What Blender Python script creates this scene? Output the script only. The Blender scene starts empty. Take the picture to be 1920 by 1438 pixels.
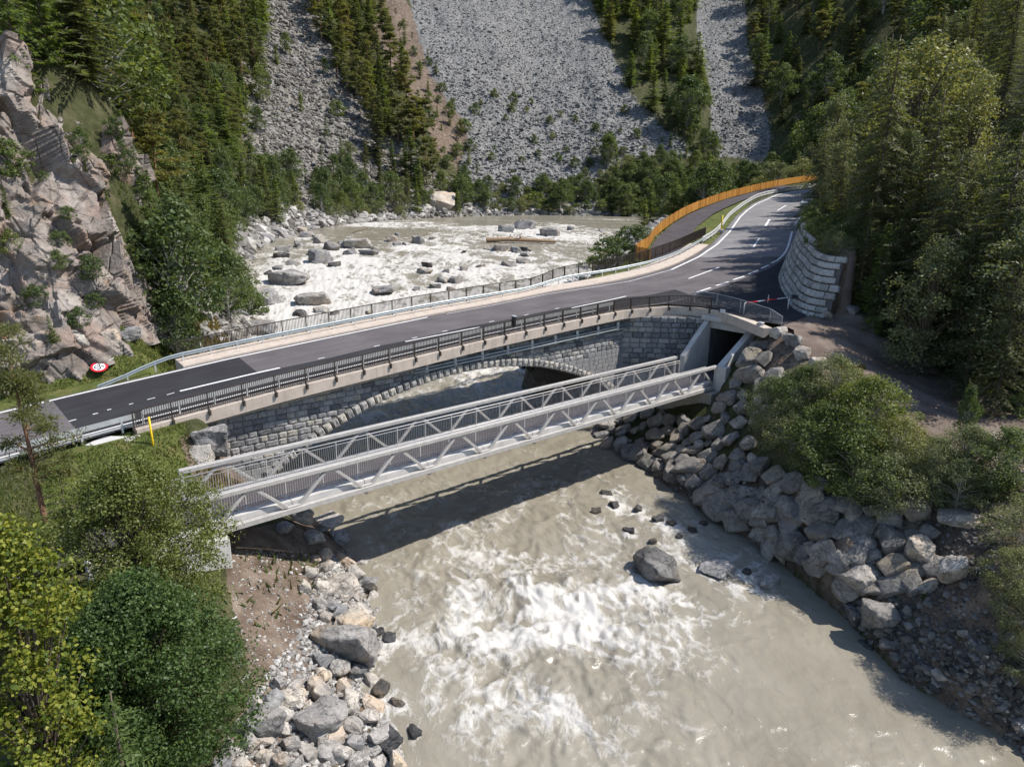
import bpy, bmesh, math, random
import numpy as np
from mathutils import Vector, Matrix
random.seed(7); RNG = np.random.default_rng(7)
scene = bpy.context.scene
COL = scene.collection
R = math.radians

# ------------------------------------------------------------------ camera, sky, sun, exposure
FPX, PITCH, ROLL, CZ = 1290.0, R(15.5), R(-0.75), 21.1
cam_d = bpy.data.cameras.new("camera"); cam = bpy.data.objects.new("camera", cam_d); COL.objects.link(cam)
cam_d.sensor_fit = 'HORIZONTAL'; cam_d.sensor_width = 36; cam_d.lens = 36 * FPX / 1920
cam_d.clip_start = 0.5; cam_d.clip_end = 3000
cam.matrix_world = Matrix.Translation((0, 0, CZ)) @ Matrix.Rotation(math.pi/2 - PITCH, 4, 'X') @ Matrix.Rotation(-ROLL, 4, 'Z')
scene.camera = cam
SUN_AZ, SUN_EL = R(4), R(53)           # azimuth from +X towards +Y
world = bpy.data.worlds.new("World"); scene.world = world; world.use_nodes = True
wn = world.node_tree.nodes; wl = world.node_tree.links
sky = wn.new('ShaderNodeTexSky'); sky.sky_type = 'NISHITA'; sky.sun_disc = False
sky.sun_elevation = SUN_EL; sky.sun_rotation = math.pi/2 - SUN_AZ; sky.altitude = 1200
wn['Background'].inputs['Strength'].default_value = 0.15
wl.new(sky.outputs[0], wn['Background'].inputs['Color'])
sun_d = bpy.data.lights.new("sun", 'SUN'); sun_d.energy = 5.0; sun_d.angle = R(0.53); sun_d.color = (1, 0.955, 0.89)
sun = bpy.data.objects.new("sun", sun_d); COL.objects.link(sun)
sdir = Vector((math.cos(SUN_AZ)*math.cos(SUN_EL), math.sin(SUN_AZ)*math.cos(SUN_EL), math.sin(SUN_EL)))
sun.rotation_euler = sdir.to_track_quat('Z', 'Y').to_euler(); sun.location = (60, 10, 120)
scene.view_settings.view_transform = 'Standard'; scene.view_settings.look = 'None'
scene.view_settings.exposure = 0.42; scene.view_settings.gamma = 1.0
scene.render.engine = 'CYCLES'
scene.cycles.use_denoising = True
scene.cycles.max_bounces = 6; scene.cycles.diffuse_bounces = 3; scene.cycles.glossy_bounces = 2
scene.cycles.transmission_bounces = 3; scene.cycles.transparent_max_bounces = 4
scene.cycles.use_adaptive_sampling = True; scene.cycles.adaptive_threshold = 0.02

# ------------------------------------------------------------------ photograph -> place helpers
def _axes():
    f = np.array([0, math.cos(PITCH), -math.sin(PITCH)]); r = np.array([1., 0, 0]); d = np.cross(f, r)
    return r*math.cos(ROLL)+d*math.sin(ROLL), -r*math.sin(ROLL)+d*math.cos(ROLL), f
AX_R, AX_D, AX_F = _axes()
def ray(px, py): return AX_R*(px-960)/FPX + AX_D*(py-719)/FPX + AX_F
def at(px, py, z):
    d = ray(px, py); p = d*(z-CZ)/d[2]; return np.array([p[0], p[1], z])
def atY(px, py, Y):
    d = ray(px, py); p = d*Y/d[1]; return np.array([p[0], p[1], p[2]+CZ])
def project(P):
    P = np.asarray(P, float) - np.array([0, 0, CZ]); w = P @ AX_F
    w = np.where(w < .1, .1, w)
    return 960+FPX*(P @ AX_R)/w, 719+FPX*(P @ AX_D)/w
def inpoly(px, py, poly):
    px = np.asarray(px, float); py = np.asarray(py, float); ins = np.zeros(px.shape, bool); n = len(poly)
    for i in range(n):
        x1, y1 = poly[i]; x2, y2 = poly[(i+1) % n]
        c = ((y1 > py) != (y2 > py)); ins ^= c & (px < (x2-x1)*(py-y1)/((y2-y1) or 1e-9)+x1)
    return ins

# ------------------------------------------------------------------ numpy noise
def _h(ix, iy, iz, s):
    n = (ix*374761393 + iy*668265263 + iz*1274126177 + s*974711) & 0xffffffff
    n = ((n ^ (n >> 13))*1274126177) & 0xffffffff
    n = ((n ^ (n >> 16))*2246822519) & 0xffffffff
    return ((n >> 8) & 0xffff)/65535.0
def vnoise(x, y, z=0.0, s=0):
    x = np.asarray(x, float); y = np.asarray(y, float); z = np.zeros_like(x)+z
    xi = np.floor(x).astype(np.int64); yi = np.floor(y).astype(np.int64); zi = np.floor(z).astype(np.int64)
    fx, fy, fz = x-xi, y-yi, z-zi
    q = lambda t: t*t*t*(t*(t*6-15)+10)
    u, v, w = q(fx), q(fy), q(fz)
    L = lambda a, b, t: a+(b-a)*t
    def pl(k): return L(L(_h(xi, yi, zi+k, s), _h(xi+1, yi, zi+k, s), u), L(_h(xi, yi+1, zi+k, s), _h(xi+1, yi+1, zi+k, s), u), v)
    return L(pl(0), pl(1), w)*2-1
def fbm(x, y, z=0.0, oct=4, s=0, g=.5, lac=2.03):
    a, t, n = 1., 0., 0.
    for k in range(oct):
        t = t + a*vnoise(x*lac**k, y*lac**k, np.asarray(z)*lac**k, s+k*17); n += a; a *= g
    return t/n
def sstep(a, b, x): t = np.clip((x-a)/(b-a), 0, 1); return t*t*(3-2*t)

# ------------------------------------------------------------------ object helpers
def tag(o, label=None, cat=None, group=None, kind=None):
    if label: o['label'] = label
    if cat: o['category'] = cat
    if group: o['group'] = group
    if kind: o['kind'] = kind
    return o
def empty(name, loc=(0, 0, 0), rz=0.0):
    o = bpy.data.objects.new(name, None); COL.objects.link(o); o.location = loc; o.rotation_euler = (0, 0, rz); o.empty_display_size = .3
    return o
def fast_mesh(name, V, F, mats=None, smooth=False):
    V = np.ascontiguousarray(V, dtype=np.float32); F = np.asarray(F, dtype=np.int32); k = F.shape[1]
    me = bpy.data.meshes.new(name); me.vertices.add(len(V)); me.vertices.foreach_set('co', V.ravel())
    me.loops.add(F.size); me.loops.foreach_set('vertex_index', np.ascontiguousarray(F).ravel())
    me.polygons.add(len(F)); me.polygons.foreach_set('loop_start', np.arange(0, F.size, k, dtype=np.int32))
    me.polygons.foreach_set('use_smooth', np.full(len(F), smooth, dtype=bool))
    me.update(calc_edges=True)
    if mats is not None:
        for m in (mats if isinstance(mats, (list, tuple)) else [mats]): me.materials.append(m)
    return me
def link(name, me, parent=None):
    o = bpy.data.objects.new(name, me); COL.objects.link(o)
    if parent is not None: o.parent = parent
    return o
class MB:
    """collects shapes for one mesh object"""
    def __init__(s): s.v = []; s.f = []
    def add(s, V, F):
        b = len(s.v); s.v += [tuple(map(float, p)) for p in V]; s.f += [tuple(i+b for i in f) for f in F]; return s
    def bar(s, p, q, w, h, up=(0, 0, 1), ox=0, oz=0):
        p = Vector(p); q = Vector(q); d = (q-p).normalized(); up = Vector(up)
        x = d.cross(up)
        if x.length < 1e-4: x = d.cross(Vector((1, 0, 0)))
        x.normalize(); z = x.cross(d)
        V = []
        for e in (p, q):
            for a, b in ((-1, -1), (1, -1), (1, 1), (-1, 1)): V.append(e+x*(a*w/2+ox)+z*(b*h/2+oz))
        return s.add(V, [(0, 3, 2, 1), (4, 5, 6, 7), (0, 1, 5, 4), (1, 2, 6, 5), (2, 3, 7, 6), (3, 0, 4, 7)])
    def tube(s, pts, r, n=8, r2=None, caps=True):
        pts = [Vector(p) for p in pts]; m = len(pts); V = []; F = []
        for i, p in enumerate(pts):
            d = (pts[min(i+1, m-1)]-pts[max(i-1, 0)]).normalized()
            x = d.cross(Vector((0, 0, 1)))
            if x.length < 1e-3: x = d.cross(Vector((0, 1, 0)))
            x.normalize(); y = x.cross(d)
            rr = r if r2 is None else r+(r2-r)*i/(m-1)
            for k in range(n):
                a = 2*math.pi*k/n; V.append(p+x*math.cos(a)*rr+y*math.sin(a)*rr)
        for i in range(m-1):
            for k in range(n):
                F.append((i*n+k, i*n+(k+1) % n, (i+1)*n+(k+1) % n, (i+1)*n+k))
        if caps: F.append(tuple(range(n-1, -1, -1))); F.append(tuple((m-1)*n+k for k in range(n)))
        return s.add(V, F)
    def sweep(s, pts, prof, closed=True, ups=None):
        """profile of (side, up) swept along pts; side is to the left of travel"""
        pts = [Vector(p) for p in pts]; m = len(pts); n = len(prof); V = []; F = []
        for i, p in enumerate(pts):
            d = pts[min(i+1, m-1)]-pts[max(i-1, 0)]; d.z = 0; d.normalize(); l = Vector((-d.y, d.x, 0))
            for a, b in prof: V.append(p+l*a+Vector((0, 0, b)))
        for i in range(m-1):
            for k in range(n if closed else n-1):
                F.append((i*n+k, (i+1)*n+k, (i+1)*n+(k+1) % n, i*n+(k+1) % n))
        if closed: F.append(tuple(range(n))); F.append(tuple((m-1)*n+k for k in range(n-1, -1, -1)))
        return s.add(V, F)
    def box(s, c, d):
        c = Vector(c); return s.bar(c-Vector((d[0]/2, 0, 0)), c+Vector((d[0]/2, 0, 0)), d[1], d[2])
    def mesh(s, name, mat=None, smooth=False, bevel=0):
        me = bpy.data.meshes.new(name); me.from_pydata(s.v, [], s.f)
        bm = bmesh.new(); bm.from_mesh(me)
        bmesh.ops.recalc_face_normals(bm, faces=bm.faces)
        if bevel: bmesh.ops.bevel(bm, geom=list(bm.edges), offset=bevel, segments=1, affect='EDGES', clamp_overlap=True)
        bm.to_mesh(me); bm.free()
        if smooth: me.polygons.foreach_set('use_smooth', [True]*len(me.polygons))
        if mat is not None: me.materials.append(mat)
        me.update(); return me
    def build(s, name, mat, parent=None, smooth=False, bevel=0): return link(name, s.mesh(name, mat, smooth, bevel), parent)

# ------------------------------------------------------------------ materials
MATS = {}
class NT:
    def __init__(s, name):
        m = bpy.data.materials.new(name); m.use_nodes = True; s.m = m; s.n = m.node_tree.nodes; s.l = m.node_tree.links
        s.b = s.n['Principled BSDF']; s.out = s.n['Material Output']; MATS[name] = m
    def node(s, t, **kw):
        n = s.n.new(t)
        for k, v in kw.items():
            if k in n.inputs.keys() if isinstance(k, str) else False: n.inputs[k].default_value = v
            else: setattr(n, k, v)
        return n
    def set(s, n, k, v):
        if hasattr(v, 'is_output') or isinstance(v, bpy.types.NodeSocket): s.l.new(v, n.inputs[k])
        else: n.inputs[k].default_value = v
    def coord(s, kind='Object'):
        if kind == 'World': return s.n.new('ShaderNodeNewGeometry').outputs['Position']
        return s.n.new('ShaderNodeTexCoord').outputs[kind]
    def noise(s, vec, scale, detail=4, rough=.55, dist=0, off=None):
        n = s.n.new('ShaderNodeTexNoise'); s.l.new(vec, n.inputs['Vector'])
        n.inputs['Scale'].default_value = scale; n.inputs['Detail'].default_value = detail
        n.inputs['Roughness'].default_value = rough; n.inputs['Distortion'].default_value = dist
        return n.outputs['Fac']
    def vor(s, vec, scale, feature='F1', out='Distance', rnd=1.0):
        n = s.n.new('ShaderNodeTexVoronoi'); n.feature = feature; s.l.new(vec, n.inputs['Vector'])
        n.inputs['Scale'].default_value = scale; n.inputs['Randomness'].default_value = rnd
        return n.outputs[out]
    def ramp(s, fac, stops, interp='LINEAR'):
        n = s.n.new('ShaderNodeValToRGB'); n.color_ramp.interpolation = interp; e = n.color_ramp.elements
        while len(e) < len(stops): e.new(.5)
        for k, (p, c) in enumerate(stops):
            e[k].position = p; c = (c, c, c) if not isinstance(c, (tuple, list)) else c; e[k].color = (*c, 1)
        s.l.new(fac, n.inputs['Fac']); return n.outputs['Color']
    def mix(s, fac, a, b, mode='MIX'):
        n = s.n.new('ShaderNodeMix'); n.data_type = 'RGBA'; n.blend_type = mode
        for k, v in ((0, fac), (6, a), (7, b)):
            if isinstance(v, bpy.types.NodeSocket): s.l.new(v, n.inputs[k])
            elif k == 0: n.inputs[0].default_value = v
            else: n.inputs[k].default_value = (*v, 1)
        return n.outputs[2]
    def math(s, op, a, b=0.5, clamp=False):
        n = s.n.new('ShaderNodeMath'); n.operation = op; n.use_clamp = clamp
        for k, v in ((0, a), (1, b)):
            if isinstance(v, bpy.types.NodeSocket): s.l.new(v, n.inputs[k])
            else: n.inputs[k].default_value = v
        return n.outputs[0]
    def smooth(s, x, a, b):
        n = s.n.new('ShaderNodeMapRange'); n.interpolation_type = 'SMOOTHSTEP'
        s.l.new(x, n.inputs[0])
        for k, v in ((1, a), (2, b)):
            if isinstance(v, bpy.types.NodeSocket): s.l.new(v, n.inputs[k])
            else: n.inputs[k].default_value = v
        return n.outputs[0]
    def attr(s, name, out='Color'):
        n = s.n.new('ShaderNodeAttribute'); n.attribute_name = name; return n.outputs[out]
    def objrand(s): return s.n.new('ShaderNodeObjectInfo').outputs['Random']
    def mapping(s, vec, scale=(1, 1, 1), rot=(0, 0, 0)):
        n = s.n.new('ShaderNodeMapping'); s.l.new(vec, n.inputs['Vector']); n.inputs['Scale'].default_value = scale; n.inputs['Rotation'].default_value = rot
        return n.outputs[0]
    def bump(s, h, strength=.3, dist=.05):
        n = s.n.new('ShaderNodeBump'); n.inputs['Strength'].default_value = strength; n.inputs['Distance'].default_value = dist
        s.l.new(h, n.inputs['Height']); s.l.new(n.outputs[0], s.b.inputs['Normal']); return n
    def fin(s, color=None, rough=.7, spec=.3, metal=0):
        for k, v in (('Base Color', color), ('Roughness', rough), ('Specular IOR Level', spec), ('Metallic', metal)):
            if v is None: continue
            if isinstance(v, bpy.types.NodeSocket): s.l.new(v, s.b.inputs[k])
            else: s.b.inputs[k].default_value = (*v, 1) if isinstance(v, tuple) else v
        return s.m

def stone_mat(name, lo, mid, hi, tint=None, tint_amt=.35, scale=1.0, rough=.85, wet=None):
    t = NT(name); co = t.coord('World'); n1 = t.noise(co, .9*scale, 6, .6); n2 = t.noise(co, 7*scale, 5, .65); r = t.objrand()
    c = t.ramp(n1, [(.3, lo), (.5, mid), (.72, hi)])
    g = t.ramp(n2, [(.3, .72), (.7, 1.2)]); c = t.mix(1, c, g, 'MULTIPLY')
    if tint:
        tm = t.math('MULTIPLY', t.smooth(t.noise(co, .45*scale, 3), .5, .68), tint_amt); c = t.mix(tm, c, tint)
    rv = t.ramp(r, [(0, (.68, .69, .72)), (.35, (.92, .92, .93)), (.65, (1.05, 1.03, 1.0)), (.85, (1.25, 1.2, 1.12)), (1, (1.08, .95, .84))])
    c = t.mix(1, c, rv, 'MULTIPLY')
    sp = t.noise(co, 26*scale, 3, .6); c = t.mix(.6, c, t.ramp(sp, [(.32, .62), (.5, 1.0), (.68, 1.3)]), 'MULTIPLY')
    vn = t.math('ABSOLUTE', t.math('SUBTRACT', t.noise(co, 1.1*scale, 6, .6, .4), .5)); c = t.mix(t.math('MULTIPLY', t.math('SUBTRACT', 1.0, t.smooth(vn, .0, .010)), .3), c, (.06, .055, .05))
    t.bump(t.math('ADD', t.noise(co, 4*scale, 8, .72), t.math('MULTIPLY', t.smooth(vn, .0, .02), .5)), .8, .16)
    return t.fin(c, rough, .25)
stone_mat('boulder', (.19, .185, .18), (.31, .30, .29), (.46, .445, .42), (.33, .25, .17), .45)
stone_mat('pale_boulder', (.26, .24, .215), (.41, .38, .345), (.56, .53, .485), (.46, .33, .20), .6)
stone_mat('riprap', (.15, .137, .12), (.255, .235, .21), (.39, .365, .33), (.20, .165, .11), .5)
stone_mat('wet_rock', (.035, .035, .037), (.07, .068, .068), (.13, .125, .12), (.14, .10, .06), .5, rough=.22)
stone_mat('damp_rock', (.075, .073, .072), (.14, .137, .133), (.25, .243, .235), (.16, .12, .08), .4, rough=.4)
stone_mat('scree', (.27, .27, .275), (.37, .37, .375), (.48, .48, .485), None, rough=.9)
stone_mat('old_scree', (.18, .165, .15), (.26, .245, .225), (.36, .34, .32), None, rough=.9)
def masonry():
    t = NT('masonry'); co = t.coord('World'); r = t.objrand()
    c = t.ramp(r, [(0, (.13, .13, .135)), (.3, (.22, .22, .222)), (.55, (.29, .285, .28)), (.8, (.38, .37, .355)), (1, (.37, .34, .29))])
    g = t.ramp(t.noise(co, 6, 6, .65), [(.28, .55), (.72, 1.25)]); c = t.mix(1, c, g, 'MULTIPLY')
    lime = t.math('MULTIPLY', t.smooth(t.noise(t.mapping(co, (1.6, 1.6, .35)), 1.0, 4), .6, .72), .35); c = t.mix(lime, c, (.55, .54, .52))
    t.bump(t.noise(co, 14, 6, .7), .8, .05); t.fin(c, .88, .2)
    t = NT('voussoir_stone'); co = t.coord('World'); r = t.objrand(); c = t.ramp(r, [(0, (.24, .235, .225)), (.5, (.37, .355, .335)), (1, (.45, .415, .36))]); c = t.mix(1, c, t.ramp(t.noise(co, 6, 6, .65), [(.28, .6), (.72, 1.2)]), 'MULTIPLY'); t.bump(t.noise(co, 14, 6, .7), .8, .05); t.fin(c, .88, .2)
    t = NT('mortar'); co = t.coord('World'); t.fin(t.ramp(t.noise(co, 5, 5), [(.3, (.07, .068, .065)), (.7, (.15, .145, .14))]), .95, .1)
masonry()
def concrete(name, base, streak=.3):
    t = NT(name); co = t.coord('World'); n = t.noise(co, 1.3, 6, .6); f = t.noise(co, 22, 4)
    b = Vector(base); c = t.ramp(n, [(.25, tuple(b*.8)), (.5, tuple(b)), (.75, tuple(b*1.1))])
    st = t.math('MULTIPLY', t.smooth(t.noise(t.mapping(co, (2.2, 2.2, .16)), 1.6, 5), .5, .75), streak); c = t.mix(st, c, tuple(b*.5))
    c = t.mix(.25, c, t.ramp(f, [(.3, .55), (.7, 1.0)]), 'MULTIPLY')
    t.bump(f, .15, .02); return t.fin(c, .82, .25)
concrete('concrete', (.52, .44, .37), .45); concrete('new_concrete', (.50, .48, .455), .25); concrete('old_concrete', (.34, .315, .27), .5); concrete('shaded_tunnel_concrete', (.10, .098, .095), .5)  # tunnel interior: streaked concrete, base colour darkened to paint in the unlit shade
def asphalt(name, base, var=.18):
    t = NT(name); co = t.coord('World'); b = Vector(base)
    c = t.ramp(t.noise(co, .35, 5, .6), [(.3, tuple(b*(1-var))), (.7, tuple(b*(1+var)))])
    # tyre lanes and streaks run along the bridge
    w = t.mapping(co, (1, 1, 1), (0, 0, -R(38))); st = t.noise(t.mapping(w, (.05, 1.1, 1)), 1.5, 4); c = t.mix(.55, c, t.ramp(st, [(.3, .72), (.7, 1.15)]), 'MULTIPLY')
    f = t.noise(co, 60, 3); c = t.mix(.5, c, t.ramp(f, [(.3, .7), (.7, 1.25)]), 'MULTIPLY')
    t.bump(f, .25, .01); return t.fin(c, .92, .15)
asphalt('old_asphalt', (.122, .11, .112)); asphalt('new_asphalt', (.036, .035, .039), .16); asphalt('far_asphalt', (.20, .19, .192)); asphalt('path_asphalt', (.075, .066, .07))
def plain(name, col, rough=.5, metal=0, spec=.4, var=.12, scale=3.0):
    t = NT(name); co = t.coord('World'); b = Vector(col)
    c = t.ramp(t.noise(co, scale, 5, .6), [(.3, tuple(b*(1-var))), (.7, tuple(b*(1+var)))]); return t.fin(c, rough, spec, metal)
plain('paint_white', (.72, .71, .69), .7, var=.18, scale=6); plain('galv', (.50, .51, .515), .45, .25); plain('bridge_steel', (.40, .38, .355), .5, .1, var=.14)
plain('rail_steel', (.48, .46, .44), .45, .15); plain('brown_steel', (.045, .034, .026), .6, var=.3); plain('dark_steel', (.03, .03, .032), .55)
plain('yellow_paint', (.72, .47, .01), .5); plain('red_paint', (.55, .02, .03), .45); plain('sign_white', (.78, .78, .77), .45, var=.04); plain('black_paint', (.012, .012, .014), .5)
plain('pipe_zinc', (.30, .34, .36), .45, .35); plain('bark', (.11, .082, .062), .95, var=.45, scale=9); plain('pine_bark', (.20, .105, .062), .95, var=.4, scale=8)
plain('pale_bark', (.32, .30, .27), .9, var=.4, scale=9); plain('dead_wood', (.30, .21, .13), .9, var=.4, scale=5); plain('white_plastic', (.7, .7, .7), .4)
plain('car_paint', (.42, .46, .44), .3, .3); plain('car_glass', (.03, .04, .045), .1); plain('tyre', (.02, .02, .02), .85); plain('lamp_glass', (.6, .6, .58), .15); plain('dark_boxes', (.02, .02, .022), .5)
t = NT('orange_wood'); co = t.coord('World'); c = t.ramp(t.objrand(), [(0, (.27, .115, .02)), (.5, (.42, .19, .035)), (1, (.53, .27, .065))])
c = t.mix(.6, c, t.ramp(t.noise(t.mapping(co, (6, 6, .8)), 2, 5), [(.3, .7), (.7, 1.15)]), 'MULTIPLY'); t.fin(c, .75, .2)

def leaf_mat(name, cols, trans=.35, rough=.55, tcol=1.6, vary=True):
    t = NT(name); g = t.n.new('ShaderNodeNewGeometry'); ri = g.outputs['Random Per Island']; r = t.objrand()
    c = t.ramp(ri, [(0, cols[0]), (.5, cols[1]), (1, cols[2])])
    if vary: c = t.mix(1, c, t.ramp(r, [(0, (.72, .78, .75)), (.5, (1, 1, 1)), (.85, (1.15, 1.1, .94)), (1, (1.32, 1.2, .88))]), 'MULTIPLY')
    t.fin(c, rough, .28)
    tr = t.n.new('ShaderNodeBsdfTranslucent'); t.l.new(t.mix(1, c, (tcol*1.05, tcol, tcol*.45), 'MULTIPLY'), tr.inputs['Color'])
    mx = t.n.new('ShaderNodeMixShader'); mx.inputs[0].default_value = trans
    t.l.new(t.b.outputs[0], mx.inputs[1]); t.l.new(tr.outputs[0], mx.inputs[2]); t.l.new(mx.outputs[0], t.out.inputs['Surface']); return t.m
leaf_mat('spruce_needles', [(.050, .062, .028), (.090, .106, .046), (.145, .158, .072)], .42)
leaf_mat('pine_needles', [(.078, .088, .034), (.128, .138, .056), (.19, .195, .084)], .42)
leaf_mat('larch_needles', [(.062, .092, .022), (.102, .142, .036), (.155, .195, .055)], .42)
leaf_mat('birch_leaves', [(.055, .082, .028), (.092, .128, .044), (.145, .18, .07)], .35)
leaf_mat('willow_leaves', [(.085, .10, .042), (.145, .165, .075), (.24, .255, .14)], .3)
leaf_mat('alder_leaves', [(.030, .054, .015), (.056, .096, .025), (.105, .155, .048)], .35, .5, vary=False)
leaf_mat('light_alder_leaves', [(.065, .085, .020), (.115, .14, .036), (.20, .215, .07)], .35, .45, vary=False)
leaf_mat('maple_leaves', [(.055, .09, .014), (.15, .175, .022), (.27, .27, .045)], .35, vary=False)
leaf_mat('grass_blades', [(.045, .075, .016), (.085, .115, .026), (.17, .155, .055)], .3)
leaf_mat('dry_grass', [(.12, .085, .03), (.20, .15, .05), (.27, .21, .09)], .3)
# ------------------------------------------------------------------ the lie of the place (metres; river level at the footbridge = 0)
C0 = np.array([-9.04, 46.34]); DD = np.array([.787, .617]); NN = np.array([-.617, .787])     # road bridge: along / across
def sn(x, y): return (x-C0[0])*DD[0]+(y-C0[1])*DD[1], (x-C0[0])*NN[0]+(y-C0[1])*NN[1]
def xy(s, n): return C0[0]+DD[0]*s+NN[0]*n, C0[1]+DD[1]*s+NN[1]*n
def zs(s): return np.interp(s, [-60, -30, -15, -7, 0, 10, 17, 24, 60], [4.0, 6.3, 8.0, 8.85, 9.45, 10.27, 10.7, 11.06, 12.5])
def zroad(x, y):
    s, n = sn(x, y); q = (x-8)*.45+(y-66)*.893
    b = 11.06+.1*3*np.logaddexp(0, q/3); t = sstep(16, 28, s); return zs(s)*(1-t)+b*t
def road_hit(px, py, dz=0.0):
    r = ray(px, py); Y = np.linspace(20, 300, 5601); X = r[0]/r[1]*Y; Z = CZ+r[2]/r[1]*Y
    k = np.where(Z-zroad(X, Y)-dz < 0)[0]; k = k[0] if len(k) else -1
    return np.array([X[k], Y[k], Z[k]])
def sp3(s, n, dz=0.0):
    x, y = xy(s, n); return np.array([x, y, float(zs(s))+dz])
U = np.array([.7583, .6519]); NF = np.array([-.6519, .7583]); F0 = np.array([-13.86, 28.69])   # footbridge: near truss line
def fb(t, w, z): return np.array([F0[0]+U[0]*t+NF[0]*w, F0[1]+U[1]*t+NF[1]*w, z])
FBL, FBW = 40.5, 4.1

def zwater(x, y): return np.interp(y-.5*x, [-10, 10, 20, 34, 40, 50, 62, 72, 80, 92, 111, 138, 165, 200, 275, 400], [-1.7, -1.25, -.75, -.1, 0, .1, .25, .45, .9, 2.0, 4.4, 7.6, 10.0, 11.2, 12.6, 13.5])
BANK_L = [(-1.5, 2), (-2.5, 8), (-3.9, 21.5), (-4.6, 23.5), (-6.9, 26), (-6.1, 28.5), (-7.5, 32), (-9.9, 37.5), (-12.5, 40.5), (-15.5, 42.5), (-19, 48), (-24, 56), (-29, 72), (-36, 92), (-42, 108), (-50, 130), (-53, 150), (-53, 180), (-48, 207), (-33, 240), (-10, 268), (10, 282), (50, 286), (95, 292)]
BANK_R = [(30, 2), (26, 10), (24, 16), (21.4, 24.2), (18.7, 27.6), (18, 32.4), (16.3, 38), (13.2, 44.6), (10.4, 51.5), (8.3, 57.5), (8.5, 62), (3, 71), (4, 80), (8, 95), (13, 115), (17.5, 135), (22, 152), (32, 185), (45, 220), (62, 250), (110, 262)]
RIVER = np.array(BANK_L+BANK_R[::-1], float)
def seg_dist(x, y, pts, closed=True):
    d = np.full(x.shape, 1e9); n = len(pts)
    for i in range(n if closed else n-1):
        a = pts[i]; b = pts[(i+1) % n]; ab = b-a; t = np.clip(((x-a[0])*ab[0]+(y-a[1])*ab[1])/(ab@ab+1e-9), 0, 1)
        d = np.minimum(d, np.hypot(x-a[0]-ab[0]*t, y-a[1]-ab[1]*t))
    return d
def river_sd(x, y):
    d = seg_dist(x, y, RIVER); return np.where(inpoly(x, y, RIVER), d, -d)     # > 0 in the water

TRACK_L = [at(1466, 612, 11.0), at(1500, 648, 10.5), at(1560, 695, 9.5), at(1640, 745, 8.6), at(1750, 815, 7.6), at(1920, 905, 6.8), at(2250, 1100, 6.0)]
TRACK_R = [at(1560, 585, 11.1), at(1650, 632, 10.4), at(1720, 665, 9.4), at(1800, 712, 8.4), at(1900, 775, 7.6), at(2100, 900, 6.8), at(2400, 1080, 6.0)]
_a = xy(26, 13.4)
ROADLAND = [_a, (9, 79), (15.7, 87), (20.7, 103.6), (26, 117), (37, 139.5), (51, 162), (66, 180), (95, 200), (110, 190), (85, 168), (66, 143), (54, 124), (47.5, 112), (42, 100), (37.0, 90), (32.5, 81.5), (28.9, 76), (26.6, 68), (25.2, 61), (26.2, 57.0), (23, 52), (20.2, 53.2), (19, 57), (18, 61), (16, 62.5), (12, 61.5)]
LEFTROAD = [xy(-12.5, -.6), xy(-12.5, 13.6), xy(-60, 13.6), xy(-60, -.6)]
WALLFOOT = np.array([(41.0, 100.5), (36.6, 90.4), (32.8, 82.8), (29.4, 76.6), (27.1, 70), (25.8, 64.5), (25.0, 60.8), (25.3, 58.6), (26.4, 57.2)])
PORTAL_O = np.array([15.7, 56.75])
def pe(a, b, z): return np.array([PORTAL_O[0]+U[0]*a+NF[0]*b, PORTAL_O[1]+U[1]*a+NF[1]*b, z])

CP = []
def cp(*pts):
    for p in pts: CP.append(tuple(float(v) for v in p))
for (x, y) in BANK_L[1:]+BANK_R[1:]: cp((x, y, float(zwater(x, y))+.05))
for i in range(12):                                              # river bed
    for f in (.3, .7):
        y = [12, 22, 32, 42, 52, 66, 85, 110, 140, 175, 210, 245][i]
        xl = np.interp(y, [p[1] for p in BANK_L[:21]], [p[0] for p in BANK_L[:21]]); xr = np.interp(y, [p[1] for p in BANK_R], [p[0] for p in BANK_R])
        x = xl+(xr-xl)*f; cp((x, y, float(zwater(x, y))-.8))
# left near bank
cp(at(430, 1040, 4.4), at(520, 1055, 3.0), at(600, 1050, 1.2), at(480, 1200, 2.6), at(560, 1190, 1.5), at(620, 1200, .8), at(470, 1330, 1.7), at(600, 1400, .35), at(400, 1425, 2.3), at(560, 980, 2.6),
   (-16, 21, 4.2), (-26, 18, 5.2), (-22, 27, 5.6), (-18.5, 31, 5.75), (-16.5, 29, 5.6), (-12, 15, 2.6), (-9, 8, 1.2), (-20, 8, 3.5), (-40, 10, 4.2),
   at(291, 860, 6.9), at(350, 880, 6.2), at(380, 900, 5.6), at(230, 860, 7.0), at(440, 905, 4.6), (-15.8, 36.5, 4.2), (-13.8, 39.0, 1.6))
for s in (-13, -16, -20, -26, -34, -46):
    cp(sp3(s, -1, -.2), sp3(s, 6, -.2), sp3(s, 13.5, -.1))
cp(at(60, 745, 8.3), at(200, 697, 8.7), at(280, 665, 8.8), (-45, 44, 8.0), (-60, 40, 7.6), (-30.5, 59, 8.6), (-29, 66, 7.2), (-34, 80, 6.6))
# behind the cliff, left wooded slope, far left
cp(atY(20, 60, 60), atY(120, 110, 63), atY(210, 185, 68), atY(270, 350, 74), (-60, 60, 36), (-80, 62, 50), (-75, 48, 38), (-95, 50, 52), (-110, 90, 75), (-55, 72, 26), (-47, 84, 13), (-52, 100, 14), (-62, 96, 24), (-75, 110, 37), (-95, 120, 55),
   (-60, 122, 17), (-66, 142, 20), (-85, 150, 40), (-110, 150, 62), (-66, 180, 22), (-90, 190, 45), (-130, 190, 85), (-62, 215, 19), (-85, 228, 40), (-120, 240, 72), (-160, 120, 120), (-170, 200, 130), (-190, 300, 150))
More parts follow.
